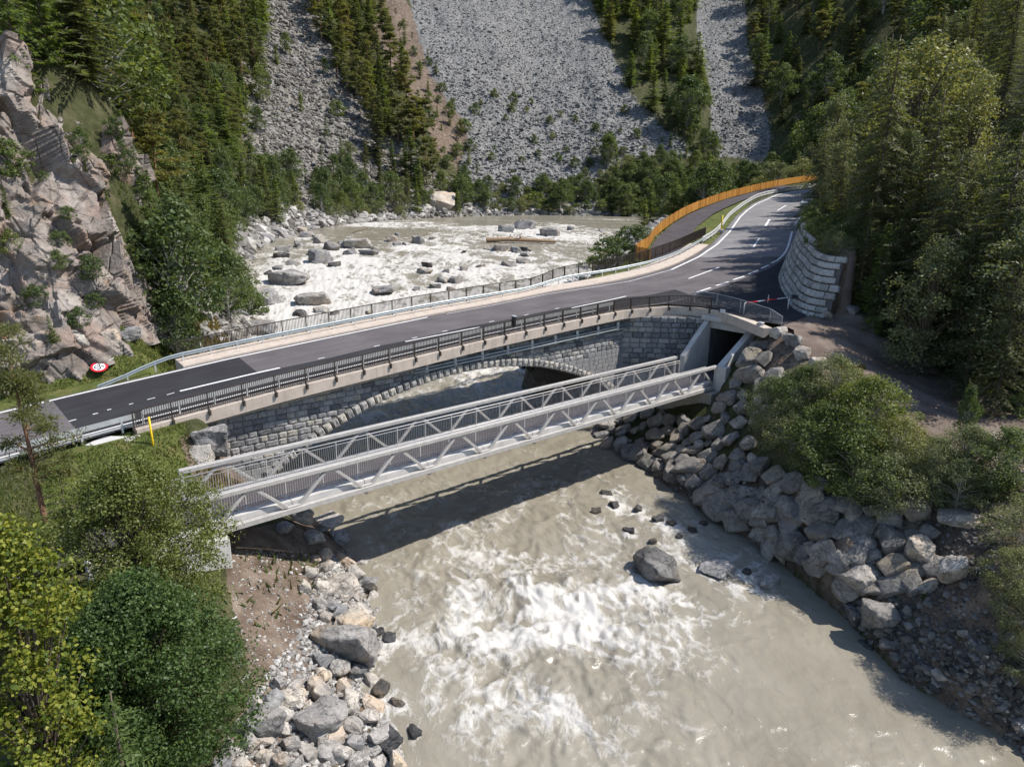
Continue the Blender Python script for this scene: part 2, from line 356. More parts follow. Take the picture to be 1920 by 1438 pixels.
# left scree, wooded rib, main scree, right chute, far right slopes
cp((-50, 245, 18), (-62, 262, 34), (-75, 290, 58), (-100, 320, 88), (-130, 350, 120), (-28, 268, 20), (-38, 292, 40), (-52, 320, 64), (-70, 360, 98), (-90, 410, 140), (-150, 430, 190))
for x in (-12, 10, 40, 75, 110):
    for k, (dy, dz) in enumerate(((5, 2.2), (30, 20), (70, 51), (110, 82), (160, 121), (230, 176), (300, 228))):
        y0 = np.interp(x, [-12, 10, 50, 110], [267, 283, 288, 300]); cp((x*(1+.0015*dy)+RNG.normal(0, 1), y0+dy, 12.6+dz+RNG.normal(0, 1)))
cp((120, 260, 26), (100, 235, 22), (78, 205, 21.5), (150, 300, 55), (160, 250, 62), (190, 330, 95), (200, 420, 165), (240, 300, 130), (250, 400, 190), (320, 480, 260), (300, 250, 160), (0, 560, 250), (150, 560, 260), (-120, 560, 290), (380, 300, 240))
# right slope
for p, q in zip(TRACK_L, TRACK_R): cp(p, q)
cp((31.5, 57, 12.2), (35, 61, 17), (33.5, 70, 17.5), (37, 80, 19), (41, 90, 21), (47, 103, 23), (56, 118, 26), (66, 134, 28), (84, 158, 33), (46, 60, 25), (48, 75, 30), (60, 95, 38), (75, 115, 46), (100, 150, 60), (38, 52, 15), (36, 42, 12.5), (34.5, 33, 9.5), (45, 45, 24), (45, 30, 19), (60, 60, 46), (80, 90, 62), (120, 130, 88), (70, 35, 42), (90, 55, 70), (33, 20, 7.5), (48, 12, 14), (130, 80, 120), (140, 190, 82))
# right bank
cp(at(1440, 640, 10.4), at(1530, 690, 9.9), at(1350, 742, 5.6), at(1400, 800, 4.8), at(1500, 900, 4.4), at(1600, 980, 4.2), at(1700, 1040, 3.2), at(1600, 1060, 1.6), at(1500, 1010, 1.4), at(1350, 900, 2.2), at(1760, 1080, 2.6), at(1700, 1150, 1.2), at(1850, 1100, 4.0), at(1850, 1250, 1.4))
for (x, y) in ((15.7, 87), (20.7, 103.6), (26, 117), (37, 139.5), (51, 162), (66, 180), (12, 80)): cp((x-1.2, y+1, float(zroad(x, y))-.3))
for (x, y) in ((33, 100), (38, 115), (48, 135), (24, 76), (30, 88), (22, 64), (24, 58), (60, 155), (22, 95)): cp((x, y, float(zroad(x, y))-.25))
CP = np.array(CP)
def _rbf_fit(P):
    n = len(P); D = np.hypot(P[:, None, 0]-P[None, :, 0], P[:, None, 1]-P[None, :, 1]); A = np.zeros((n+3, n+3)); A[:n, :n] = D; A[:n, :n][np.diag_indices(n)] -= .15
    A[:n, n] = 1; A[:n, n+1:] = P[:, :2]; A[n, :n] = 1; A[n+1:, :n] = P[:, :2].T
    return np.linalg.solve(A, np.concatenate([P[:, 2], [0, 0, 0]]))
_W = _rbf_fit(CP)
def base_z(x, y):
    z = _W[-3]+_W[-2]*x+_W[-1]*y
    for i in range(len(CP)): z = z+_W[i]*np.hypot(x-CP[i, 0], y-CP[i, 1])
    return z
def ground_z(x, y):
    x = np.asarray(x, float); y = np.asarray(y, float)
    z = base_z(x, y); sd = river_sd(x, y); far = sstep(60, 200, y)
    rough = fbm(x*.12, y*.12, 0, 4, 3)*(.7+2.2*far)+fbm(x*.55, y*.55, 0, 3, 9)*.22
    z = z+rough*sstep(-1, 4, -sd)
    zw = zwater(x, y); inr = np.clip(sd, 0, 4)
    z = np.where(sd > 0, np.minimum(z, zw-.15-.3*inr), np.maximum(z, zw+.02+np.clip(-sd, 0, 3)*.22))
    # roads, path and tracks are levelled
    for poly, fall in ((ROADLAND, 2.5), (LEFTROAD, 2.0)):
        P = np.array(poly, float); d = seg_dist(x, y, P); ins = inpoly(x, y, P); w = np.where(ins, 1, 1-sstep(0, fall, d))
        near = (d < 12) | ins; zr = zroad(x, y)-.25; z = np.where(near, z*(1-w)+zr*w, z)
    dw = seg_dist(x, y, WALLFOOT, False); hill = np.zeros(x.shape, bool)
    for i in range(len(WALLFOOT)-1):
        a_, b_ = WALLFOOT[i], WALLFOOT[i+1]; ab = b_-a_; tt_ = ((x-a_[0])*ab[0]+(y-a_[1])*ab[1])/(ab@ab); hill |= (tt_ > -.05) & (tt_ < 1.05) & ((ab[0]*(y-a_[1])-ab[1]*(x-a_[0])) > 0) & (dw < 9)
    z = np.where(hill & (dw > 1.6), np.maximum(z, zroad(x, y)+4.9*sstep(1.5, 2.2, dw)+.35*(dw-2)), z)
    # nothing may stand in the opening under the road bridge, nor in the underpass
    s, n = sn(x, y); under = (s > -12.2) & (s < 25.5) & (n > -.3) & (n < 13.2)
    z = np.where(under, np.minimum(z, np.where(s < -8, 6.5, np.where(s > 23, 4, zw+.3))), z)
    a = (x-PORTAL_O[0])*U[0]+(y-PORTAL_O[1])*U[1]; b = (x-PORTAL_O[0])*NF[0]+(y-PORTAL_O[1])*NF[1]
    z = np.where((a > -4) & (a < 16) & (np.abs(b+.05) < 2.35), np.minimum(z, 5.3), z)
    z = np.where((a > -6) & (a < .2) & (np.abs(b) < 3.0), np.minimum(z, 4.6), z)
    # hollow below the wall between arch and underpass
    z = np.where((s > 23.5) & (s < 34) & (n > -7) & (n < 1.2) & (b > 2.2) & (a < 7), np.minimum(z, 3.6+.35*np.clip(a+1, 0, 6)), z)
    z = np.where((b < -2.2) & (b > -6.5) & (a > -1.5) & (a < 5), np.minimum(z, 6.6+.62*np.clip(a+.2, 0, 5)+.25*(-2.2-b)), z)
    # levelled under the gravel track
    tp = np.array([p[:2] for p in TRACK_L]+[p[:2] for p in TRACK_R[::-1]]); it = inpoly(x, y, tp); z = np.where(it, z-.0, z)
    return z
def hit_ground(px, py, y0=12, y1=480, n=1600):
    r = ray(px, py); Y = np.geomspace(y0, y1, n); X = r[0]/r[1]*Y; Z = CZ+r[2]/r[1]*Y; k = np.where(Z < ground_z(X, Y))[0]
    k = k[0] if len(k) else n-1
    return np.array([X[k], Y[k], Z[k]])

# ------------------------------------------------------------------ terrain sheet
NY, NX = 430, 450
Yr = np.concatenate([np.linspace(3, 14, 10, endpoint=False), np.geomspace(14, 130, 300), np.geomspace(130, 590, NY-310)[1:], [620]])[:NY]
Tt = np.linspace(-1, 1, NX); Tt = np.sign(Tt)*(np.abs(Tt)*.75+.25*np.abs(Tt)**3)*1.0
GY = np.repeat(Yr[:, None], NX, 1); GX = Tt[None, :]*(GY*.86+24)
GZ = ground_z(GX, GY)
idx = np.arange(NY*NX).reshape(NY, NX)
quads = np.stack([idx[:-1, :-1], idx[:-1, 1:], idx[1:, 1:], idx[1:, :-1]], -1).reshape(-1, 4)
GP = np.stack([GX, GY, GZ], -1).reshape(-1, 3)
gpx, gpy = project(GP)
sdG = river_sd(GP[:, 0], GP[:, 1])
# kinds of ground: scree (new), scree (old, brownish), bare soil, grass; all else is forest floor
SCREE = [(752, -60), (1085, -60), (1130, 60), (1190, 190), (1275, 262), (1320, 300), (1250, 300), (1130, 330), (1250, 390), (1100, 408), (880, 408), (860, 330), (880, 250), (800, 130)]
CHUTE = [(1300, -60), (1395, -60), (1400, 80), (1445, 250), (1440, 300), (1330, 300), (1335, 180), (1310, 90)]
OLDSCREE = [(495, -60), (590, -60), (625, 110), (700, 230), (860, 360), (800, 410), (560, 425), (430, 500), (440, 250), (455, 90)]
sc = inpoly(gpx, gpy, SCREE) | inpoly(gpx, gpy, CHUTE); osc = inpoly(gpx, gpy, OLDSCREE)
farm = GP[:, 1] > 175
sc &= farm; osc &= farm
bank = (sdG > -3.5) & (sdG < 2) & (GP[:, 1] > 62)
SOIL = [[(420, 1010), (640, 1000), (700, 1100), (690, 1438), (380, 1438), (480, 1300), (430, 1100)], [(1380, 600), (1560, 640), (1620, 720), (1400, 720)], [(1700, 960), (1860, 980), (1860, 1330), (1600, 1180)], [(330, 820), (420, 800), (470, 900), (380, 930)], [(1150, 840), (1400, 860), (1600, 950), (1960, 940), (1960, 1480), (1700, 1280), (1500, 1070), (1300, 970)], [(400, 1000), (640, 960), (660, 1060), (420, 1060)]]
soil = np.zeros(len(GP), bool)
for p in SOIL: soil |= inpoly(gpx, gpy, p)
soil &= GP[:, 1] < 75
GRASS = [[(-200, 690), (330, 600), (520, 560), (340, 720), (-200, 880)], [(100, 790), (330, 780), (420, 870), (340, 1010), (60, 1010)], [(1180, 350), (1420, 340), (1330, 560), (1100, 560)]]
gr = np.zeros(len(GP), bool)
for p in GRASS: gr |= inpoly(gpx, gpy, p)
colr = np.zeros((len(GP), 4), np.float32); colr[:, 3] = 1
blur = lambda m: m.astype(float)
def soften(m, it=3):
    a = m.reshape(NY, NX).astype(float)
    for _ in range(it):
        b = a.copy(); b[1:-1, 1:-1] = (a[1:-1, 1:-1]*2+a[:-2, 1:-1]+a[2:, 1:-1]+a[1:-1, :-2]+a[1:-1, 2:])/6; a = b
    return a.ravel()
colr[:, 0] = soften(sc); colr[:, 1] = soften(osc | (bank & ~sc)); colr[:, 2] = soften(gr & ~soil)
RIBSOIL = [(735, -60), (790, 60), (850, 180), (900, 300), (885, 345), (830, 300), (770, 190), (700, 60)]
soilv = soften(soil | (inpoly(gpx, gpy, RIBSOIL) & (GP[:, 1] > 175)) | inpoly(GP[:, 0], GP[:, 1], np.array([p[:2] for p in TRACK_L]+[p[:2] for p in TRACK_R[::-1]])))
tm = fast_mesh('terrain', GP, quads, None, True)
ca = tm.color_attributes.new('cover', 'FLOAT_COLOR', 'POINT'); ca.data.foreach_set('color', colr.ravel())
sa = tm.attributes.new('soil', 'FLOAT', 'POINT'); sa.data.foreach_set('value', soilv.astype(np.float32))
t = NT('ground'); co = t.coord('World'); sep = t.n.new('ShaderNodeSeparateColor'); t.l.new(t.attr('cover'), sep.inputs[0])
edge = t.noise(co, .5, 5, .65)
edge2 = t.noise(co, .09, 5, .6)
def msk(o, k=.5): return t.smooth(t.math('ADD', o, t.math('ADD', t.math('MULTIPLY', t.math('SUBTRACT', edge, .5), .8), t.math('MULTIPLY', t.math('SUBTRACT', edge2, .5), .8))), .4, .6)
nf = t.noise(co, .8, 6, .65); nn2 = t.noise(co, 6, 5, .7)
floor_c = t.ramp(nf, [(.3, (.032, .036, .014)), (.5, (.058, .062, .025)), (.7, (.11, .098, .055))])
grass_c = t.ramp(nf, [(.3, (.055, .075, .018)), (.5, (.095, .115, .03)), (.68, (.16, .14, .055)), (.8, (.2, .17, .11))])
soil_c = t.ramp(nf, [(.3, (.085, .062, .046)), (.5, (.155, .115, .087)), (.72, (.25, .20, .155))])
cells = t.vor(co, 1.1, 'F1', 'Color'); cell_s = t.n.new('ShaderNodeSeparateColor'); t.l.new(cells, cell_s.inputs[0])
scr_c = t.ramp(cell_s.outputs[0], [(0, (.12, .117, .112)), (.5, (.18, .176, .17)), (1, (.25, .245, .238))])
osc_c = t.ramp(cell_s.outputs[1], [(0, (.10, .09, .075)), (.5, (.165, .15, .13)), (1, (.25, .235, .21))])
c = t.mix(msk(sep.outputs[2]), floor_c, grass_c)
c = t.mix(msk(t.attr('soil', 'Fac')), c, soil_c)
c = t.mix(msk(sep.outputs[1]), c, osc_c); c = t.mix(msk(sep.outputs[0]), c, scr_c)
c = t.mix(.5, c, t.ramp(nn2, [(.3, .6), (.7, 1.25)]), 'MULTIPLY')
t.bump(t.math('ADD', nn2, t.vor(co, 1.1)), .6, .25); t.fin(c, .92, .15)
tm.materials.append(t.m)
tag(link('terrain', tm), kind='structure')

# ------------------------------------------------------------------ the river
WY = np.concatenate([np.linspace(4, 18, 24, endpoint=False), np.geomspace(18, 75, 330), np.geomspace(75, 320, 190)[1:]])
WN = 300
yl = np.array([p[1] for p in BANK_L[:21]]); xl = np.array([p[0] for p in BANK_L[:21]]); yr2 = np.array([p[1] for p in BANK_R]); xr2 = np.array([p[0] for p in BANK_R])
XL = np.interp(WY, yl, xl)-3.5; XR = np.interp(WY, yr2, xr2)+3.5
XL = np.where(WY > 200, np.interp(WY, [200, 320], [-60, -60]), XL); XR = np.where(WY > 240, 115, XR)
WX = XL[:, None]+(XR-XL)[:, None]*np.linspace(0, 1, WN)[None, :]; WYg = np.repeat(WY[:, None], WN, 1)
z0 = zwater(WX, WYg); sdw = river_sd(WX.ravel(), WYg.ravel()).reshape(WX.shape)
wpx, wpy = project(np.stack([WX, WYg, z0], -1).reshape(-1, 3)); wpx = wpx.reshape(WX.shape); wpy = wpy.reshape(WX.shape)
def blob(cx, cy, rx, ry, y0=10, y1=400): return np.exp(-(((wpx-cx)/rx)**2+((wpy-cy)/ry)**2))*((WYg > y0) & (WYg < y1))
rapid = .28+.92*blob(1030, 1150, 200, 85)+.62*blob(960, 1320, 190, 110)+.35*blob(880, 1000, 300, 90)+.3*blob(820, 1180, 120, 80)+.2*blob(1180, 1250, 160, 140)
rapid -= .30*blob(1560, 1260, 330, 150)+.28*blob(740, 1300, 60, 130)+.1*blob(900, 960, 200, 40)
rapid += .25*blob(1130, 960, 160, 60)
up = sstep(50, 66, WYg); rapid = rapid*(1-up)+up*(.66+.95*fbm(WX*.07, WYg*.05, 0, 3, 77))
rapid += .45*blob(700, 560, 260, 60, 60, 200)*up+.35*blob(950, 500, 160, 50, 60, 300)*up
rapid -= up*.5*sstep(195, 250, WYg); rapid -= up*.35*blob(520, 450, 120, 40, 60, 300)
rapid = np.clip(rapid, 0, 1.25)
fl = .8*WX+.35*WYg; al = WYg-.5*WX            # across / along the stream
wa = fbm(fl*.45, al*.35, 0, 3, 21); wb = fbm(fl*.45+9, al*.35+4, 0, 3, 22)
h = fbm(fl*.55+wa*1.2, al*.42+wb*1.2, 0, 4, 31)
hb = 1-np.abs(fbm(fl*.5+wb*1.4, al*.38+wa*1.4, 0, 3, 41))*2.6           # sharp crests
hs = fbm(fl*2.6+wa*2, al*2.1+wb*2, 0, 4, 51, .6)
amp = (.06+.30*rapid)*sstep(-1, 4, sdw)
disp = amp*(.75*h+.38*np.clip(hb, -1, 1)+.42*hs)
disp += blob(1040, 1105, 130, 40)*.5-blob(1090, 1050, 110, 35)*.55
WZ = z0+disp
crest = np.clip(.5+.5*(h*.9+hb*.5+.7*hs), 0, 1)
wid = np.arange(WX.size).reshape(WX.shape)
wq = np.stack([wid[:-1, :-1], wid[:-1, 1:], wid[1:, 1:], wid[1:, :-1]], -1).reshape(-1, 4)
wm = fast_mesh('river_water', np.stack([WX, WYg, WZ], -1).reshape(-1, 3), wq, None, True)
for nm, arr in (('rapid', rapid), ('crest', crest), ('across', fl), ('along', al)):
    a_ = wm.attributes.new(nm, 'FLOAT', 'POINT'); a_.data.foreach_set('value', arr.astype(np.float32).ravel())
FLO, FHI = 2.72, 3.42
t = NT('silty_water'); cx = t.n.new('ShaderNodeCombineXYZ'); t.l.new(t.attr('across', 'Fac'), cx.inputs[0]); t.l.new(t.math('MULTIPLY', t.attr('along', 'Fac'), .62), cx.inputs[1])
fc = cx.outputs[0]; rp = t.attr('rapid', 'Fac'); cr = t.attr('crest', 'Fac')
warp = t.n.new('ShaderNodeTexNoise'); t.l.new(fc, warp.inputs['Vector']); warp.inputs['Scale'].default_value = .4; warp.inputs['Detail'].default_value = 3
wv = t.n.new('ShaderNodeVectorMath'); wv.operation = 'MULTIPLY_ADD'; t.l.new(warp.outputs['Color'], wv.inputs[0]); wv.inputs[1].default_value = (1.7, 1.7, 0); t.l.new(fc, wv.inputs[2]); fw = wv.outputs[0]
def ridged(vec, scale, detail, rough, off, gain):
    n = t.n.new('ShaderNodeTexNoise'); n.noise_type = 'RIDGED_MULTIFRACTAL'; n.normalize = True; t.l.new(vec, n.inputs['Vector'])
    for k_, v_ in (('Scale', scale), ('Detail', detail), ('Roughness', rough), ('Lacunarity', 2.1), ('Offset', off), ('Gain', gain)): n.inputs[k_].default_value = v_
    return n.outputs['Fac']
patch = t.noise(fw, .30, 4, .6); fine = t.noise(fw, 4.5, 8, .78, .2)
web = ridged(fw, .26, 11, .58, .93, 2.3); web2 = ridged(fw, 1.15, 9, .66, .92, 2.2)
wsum = t.math('ADD', t.math('MULTIPLY', web, .62), t.math('MULTIPLY', web2, .38))
body = t.math('ADD', t.math('ADD', t.math('MULTIPLY', wsum, 1.0), t.math('MULTIPLY', patch, .55)), t.math('ADD', t.math('MULTIPLY', cr, .30), t.math('MULTIPLY', fine, .75)))
foam = t.smooth(t.math('ADD', body, t.math("MULTIPLY", rp, 1.0)), FLO, FHI)
wc = t.ramp(t.noise(fw, .3, 4), [(.3, (.205, .183, .140)), (.7, (.275, .249, .198))])
c = t.mix(foam, wc, (.49, .468, .432))
t.bump(t.math('ADD', t.math('MULTIPLY', t.noise(fw, 1.6, 6, .65, .5), .8), t.math('MULTIPLY', foam, .5)), .5, .2)
t.fin(c, t.math('ADD', .2, t.math('MULTIPLY', foam, .5)), .35); wm.materials.append(t.m)
tag(link('river_water', wm), kind='structure')
# ------------------------------------------------------------------ roads
def strip(name, LP, RP, mat, dz=0.0, per=1.2, across=6, zf=None, kind=None, parent=None, jitter=0):
    LP = np.array([p[:2] for p in LP], float); RP = np.array([p[:2] for p in RP], float)
    M = (LP+RP)/2; seg = np.r_[0, np.cumsum(np.hypot(*np.diff(M, axis=0).T))]; m = max(2, int(seg[-1]/per)+1); u = np.linspace(0, seg[-1], m)
    Lx = np.stack([np.interp(u, seg, LP[:, k]) for k in (0, 1)], 1); Rx = np.stack([np.interp(u, seg, RP[:, k]) for k in (0, 1)], 1)
    if jitter:
        dv = (Lx-Rx); dv /= np.linalg.norm(dv, axis=1)[:, None]; Lx = Lx+dv*(RNG.normal(0, jitter, (m, 1))); Rx = Rx-dv*(RNG.normal(0, jitter, (m, 1)))
    f = np.linspace(0, 1, across+1)[None, :, None]; G = Lx[:, None, :]*(1-f)+Rx[:, None, :]*f
    Z = (zf or zroad)(G[..., 0], G[..., 1])+dz; V = np.concatenate([G, Z[..., None]], -1).reshape(-1, 3)
    i = np.arange(m*(across+1)).reshape(m, across+1); F = np.stack([i[:-1, :-1], i[1:, :-1], i[1:, 1:], i[:-1, 1:]], -1).reshape(-1, 4)
    o = link(name, fast_mesh(name, V, F, MATS[mat], True), parent)
    if kind: tag(o, kind=kind)
    return o
h3 = [road_hit(1457.5, 365.6), road_hit(1497, 358.7), road_hit(1533, 354.7)]
RS = [-60, -45, -30, -20, -12, -4, 4, 12, 18, 24]
RL = [xy(s, 10.9) for s in RS]+[xy(29, 10.3), (11.6, 75.2), (17.5, 80.7), (22.5, 88), (27, 96.2), (31.8, 107), (38.4, 123.2), (47.1, 141.2), (h3[0][0]-.6, h3[0][1]+.8), (h3[1][0]-.6, h3[1][1]+.8), (95, 190)]
RR = [xy(s, .5) for s in RS]+[(14.2, 63.8), (17.5, 66.8), (22.5, 71.6), (29, 78.8), (34.9, 87.3), (41.8, 102.8), (50.2, 120.8), (58.5, 136), (h3[0][0]+9, h3[0][1]-5.5), (h3[1][0]+8, h3[1][1]-7), (103, 180)]
road = strip('road', RL, RR, 'old_asphalt', 0, 1.0, 8, kind='structure')
strip('junction', [(14.0, 63.6), (17.3, 66.6), (19.9, 69.2), (22.4, 71.6), (25.7, 75.2), (27.5, 77.2), (29.2, 79.0), (34.5, 86.8), (37.0, 92)], [(16.9, 62.6), (18.4, 61), (19.6, 56.8), (23.2, 53.0), (25.6, 60.0), (26.4, 67.5), (31.2, 77.6), (36.2, 86.5), (38.6, 91.6)], 'new_asphalt', .006, .8, 12, kind='structure')
strip('asphalt_patch', [xy(s, 10.3+.05*math.sin(s)) for s in (-18.6, -14, -10, -6.6)], [xy(s, .6) for s in (-18.0, -14, -10, -7.2)], 'new_asphalt', .006, 1.5, 4, parent=road)
strip('asphalt_patch', [xy(s, 4.75-.02*s+.12*math.sin(s*.8)) for s in range(-8, 30, 2)]+[(13.2, 67.5), (16.4, 70)], [xy(s, .6) for s in range(-8, 26, 2)]+[(11.2, 62.8), (12.6, 63.6), (14, 64.2), (17.6, 66.8)], 'new_asphalt', .009, 1.5, 4, parent=road)
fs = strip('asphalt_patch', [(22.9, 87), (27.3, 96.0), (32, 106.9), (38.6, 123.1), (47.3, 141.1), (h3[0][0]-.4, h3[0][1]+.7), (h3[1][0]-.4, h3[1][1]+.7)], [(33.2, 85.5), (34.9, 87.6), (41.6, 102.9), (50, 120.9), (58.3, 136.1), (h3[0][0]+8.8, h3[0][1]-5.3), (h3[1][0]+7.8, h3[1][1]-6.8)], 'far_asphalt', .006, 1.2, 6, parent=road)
def line_mark(pts, w, name='painted_line'):
    pts = [np.array(p[:2], float) for p in pts]; L, Rr = [], []
    for i, p in enumerate(pts):
        d = pts[min(i+1, len(pts)-1)]-pts[max(i-1, 0)]; d /= np.linalg.norm(d); nrm = np.array([-d[1], d[0]])*w/2; L.append(p+nrm); Rr.append(p-nrm)
    return strip(name, L, Rr, 'paint_white', .018, 1.0, 1, parent=road)
hp = lambda *a: [road_hit(*p) for p in a]
line_mark([xy(s, 10.45) for s in range(-46, 12, 2)], .24)
line_mark([xy(s, 10.4) for s in range(12, 25, 2)]+[xy(29, 9.6)]+hp((1180, 528), (1259, 506)), .10)
line_mark(hp((1259, 506), (1310, 482), (1344.5, 458.8), (1368, 435), (1388, 407), (1402, 394), (1418, 383), (1457.5, 365.6), (1497, 358.7), (1533, 354.7)), .25)
line_mark([xy(s, 1.35) for s in range(-46, 24, 2)], .16)
for a in (((337.5, 733.9), (525, 690), .26), ((760, 641), (900, 614), .2), ((1072, 578), (1174, 556), .2), ((1291, 523), (1348.5, 501.4), .2), ((1412, 464.7), (1423.8, 447), .22), ((1434.7, 425), (1442.6, 412), .34), ((1457.5, 395.3), (1474, 385.4), .22),
          ((129, 790.5), (143, 787), .14), ((174, 777.5), (184, 775), .13), ((201, 769.5), (209, 767.5), .12), ((242, 759), (250, 757), .11), ((276, 750), (291, 746), .1), ((313, 741), (327, 737), .1),
          ((1306.9, 548), (1332.6, 540), .24), ((1342.5, 536), (1366, 529), .24), ((1375, 525), (1396, 518.2), .24), ((1403, 514.2), (1421, 507.3), .24), ((1427, 504), (1441.6, 497.4), .24)):
    p, q = hp(a[0], a[1]); line_mark([p, (p+q)/2, q], a[2])
line_mark(hp((1445.6, 494), (1457.5, 488.5), (1466, 481), (1473, 472.6), (1478, 461), (1482, 446.9), (1485, 435)), .24)
line_mark(hp((1490, 424), (1493, 417), (1503, 405)), .24)
for k in range(7):                                          # worn remains of the old centre line along the patch seam
    s = -3+k*3.6+RNG.uniform(0, 1.5); line_mark([xy(s, 5.0-.02*s), xy(s+.5, 5.0-.02*s)], .12)
# cycle path behind the road, gravel track, footpath
PL = [(16.2, 86.4), (18.6, 95), (21.2, 103.7), (26.4, 117), (31.5, 128.2), (37.6, 139.2), (45, 151), (53, 161.8), (66, 177)]
PR = [(21.0, 86.2), (22.6, 93.5), (25.2, 102), (30, 114.6), (35.6, 127.3), (40.6, 136.5), (47.4, 148), (55, 159.5), (67.5, 175)]
strip('cycle_path', PL, PR, 'path_asphalt', .02, 1.2, 5, kind='structure')
tz = lambda x, y: np.where(inpoly(x, y, np.array(ROADLAND)), zroad(x, y)-.05, ground_z(x, y)+.01)
gt = NT('gravel'); co = gt.coord('World'); a1 = gt.noise(co, .5, 6, .6); a2 = gt.noise(co, 25, 4, .7)
cgr = gt.ramp(a1, [(.3, (.11, .082, .066)), (.5, (.165, .128, .105)), (.7, (.24, .20, .17))]); cgr = gt.mix(.8, cgr, gt.ramp(a2, [(.3, .5), (.62, 1.1), (.75, 2.0)]), 'MULTIPLY'); gt.bump(a2, .5, .03); gt.fin(cgr, .95, .15)
def ground_s(x, y): return ground_z(x, y)
tl = [p+np.array([.2, 0, 0]) for p in TRACK_L]; tr = [p-np.array([.2, 0, 0]) for p in TRACK_R]
strip('gravel_track', [(21.2, 53.6)]+tl, [(26.6, 57.6)]+tr, 'gravel', .06, .7, 14, zf=tz, kind='structure', jitter=.18)
strip('footpath', [fb(-.2, 3.6, 0), fb(-3, 3.6, 0), fb(-7, 3.7, 0), (-25, 23.5), (-34, 18)], [fb(-.2, .5, 0), fb(-3, .5, 0), fb(-7, .3, 0), (-24, 19.5), (-32, 14)], 'path_asphalt', 0, .8, 6, zf=lambda x, y: 6.02+np.zeros_like(x), kind='structure')

# ------------------------------------------------------------------ arch bridge
bridge = empty('arch_bridge', (*xy(8, 6), 0)); tag(bridge, 'grey stone arch road bridge with pale concrete edge beam spanning the river', 'bridge')
def kid(o, par):                                      # parent in place
    o.parent = par; o.matrix_parent_inverse = par.matrix_world.inverted() if False else Matrix.Translation(par.location).inverted(); return o
ARC_S, ARC_Z, ARC_R = 8.2, 7.8-29.6, 29.6
def arch_z(s): return ARC_Z+np.sqrt(np.maximum(ARC_R**2-(s-ARC_S)**2, 0))
HALF = 16.35
WALL_N = .62
# core (mortar) with the arch opening and its barrel
S = np.unique(np.r_[np.linspace(-13.5, ARC_S-HALF, 8), np.linspace(ARC_S-HALF, ARC_S+HALF, 60), np.linspace(ARC_S+HALF, 25.4, 4)])
mb = MB()
def botz(s): return np.where(np.abs(s-ARC_S) < HALF-1e-6, arch_z(s), .2 if True else 0)
cols = []
for k, s in enumerate(S):
    inside = abs(s-ARC_S) < HALF-1e-4; cols.append((s, float(arch_z(s)) if inside else -.6, float(zs(s))-.55))
V = []; F = []
for (s, zb, zt) in cols:
    for n in (WALL_N+.05, 12.6):
        x, y = xy(s, n); V += [(x, y, zb), (x, y, zt)]
for k in range(len(cols)-1):
    a, b = 4*k, 4*(k+1); F += [(a, b, b+1, a+1), (a+2, a+3, b+3, b+2), (a, a+2, b+2, b), (a+1, b+1, b+3, a+3)]
F += [(0, 1, 3, 2)]; e = 4*(len(cols)-1); F += [(e, e+2, e+3, e+1)]
mb.add(V, F); core = kid(mb.build('wall_core', MATS['mortar']), bridge)
# unit stones
def unit_stone(seed, rough=.045, chamf=.055):
    rs = np.random.default_rng(seed); bm = bmesh.new(); g = 4
    # rough front face on y=-.5 (outward), sides back to y=.5
    pts = {}
    for i in range(g+1):
        for j in range(g+1):
            x, z = i/g-.5, j/g-.5; ed = min(i, j, g-i, g-j) == 0
            if ed: pts[i, j] = bm.verts.new((x*(1-.03), -.5+chamf*2.2, z*(1-.03)))
            else: pts[i, j] = bm.verts.new((x*1.22+rs.normal(0, .03), -.5-abs(rs.normal(.03, rough))*1.1, z*1.22+rs.normal(0, .03)))
    for i in range(g):
        for j in range(g): bm.faces.new((pts[i, j], pts[i+1, j], pts[i+1, j+1], pts[i, j+1]))
    ring = [pts[i, 0] for i in range(g)]+[pts[g, j] for j in range(g)]+[pts[i, g] for i in range(g, 0, -1)]+[pts[0, j] for j in range(g, 0, -1)]
    back = [bm.verts.new((v.co.x, .5, v.co.z)) for v in ring]
    for k in range(len(ring)): bm.faces.new((ring[k], back[k], back[(k+1) % len(ring)], ring[(k+1) % len(ring)]))
    bmesh.ops.recalc_face_normals(bm, faces=bm.faces)
    me = bpy.data.meshes.new('stone_block'); bm.to_mesh(me); bm.free(); me.materials.append(MATS['masonry']); return me
STONES = [unit_stone(k) for k in range(8)]; VOUS = [unit_stone(40+k, .10, .05) for k in range(6)]
for m_ in VOUS: m_.materials.clear(); m_.materials.append(MATS['voussoir_stone'])
def place_block(name, mesh, cen, ex, ey, ez, parent):
    """ex, ey, ez: scaled local axes (ey points into the wall)"""
    o = bpy.data.objects.new(name, mesh); COL.objects.link(o); o.parent = parent
    M = Matrix(((ex[0], ey[0], ez[0], cen[0]), (ex[1], ey[1], ez[1], cen[1]), (ex[2], ey[2], ez[2], cen[2]), (0, 0, 0, 1)))
    o.matrix_parent_inverse = Matrix.Translation(parent.location).inverted(); o.matrix_basis = M; return o
D3 = np.array([*DD, 0]); N3 = np.array([*NN, 0]); Z3 = np.array([0, 0, 1.])
blocks = []
zc = 1.2; ch = .41
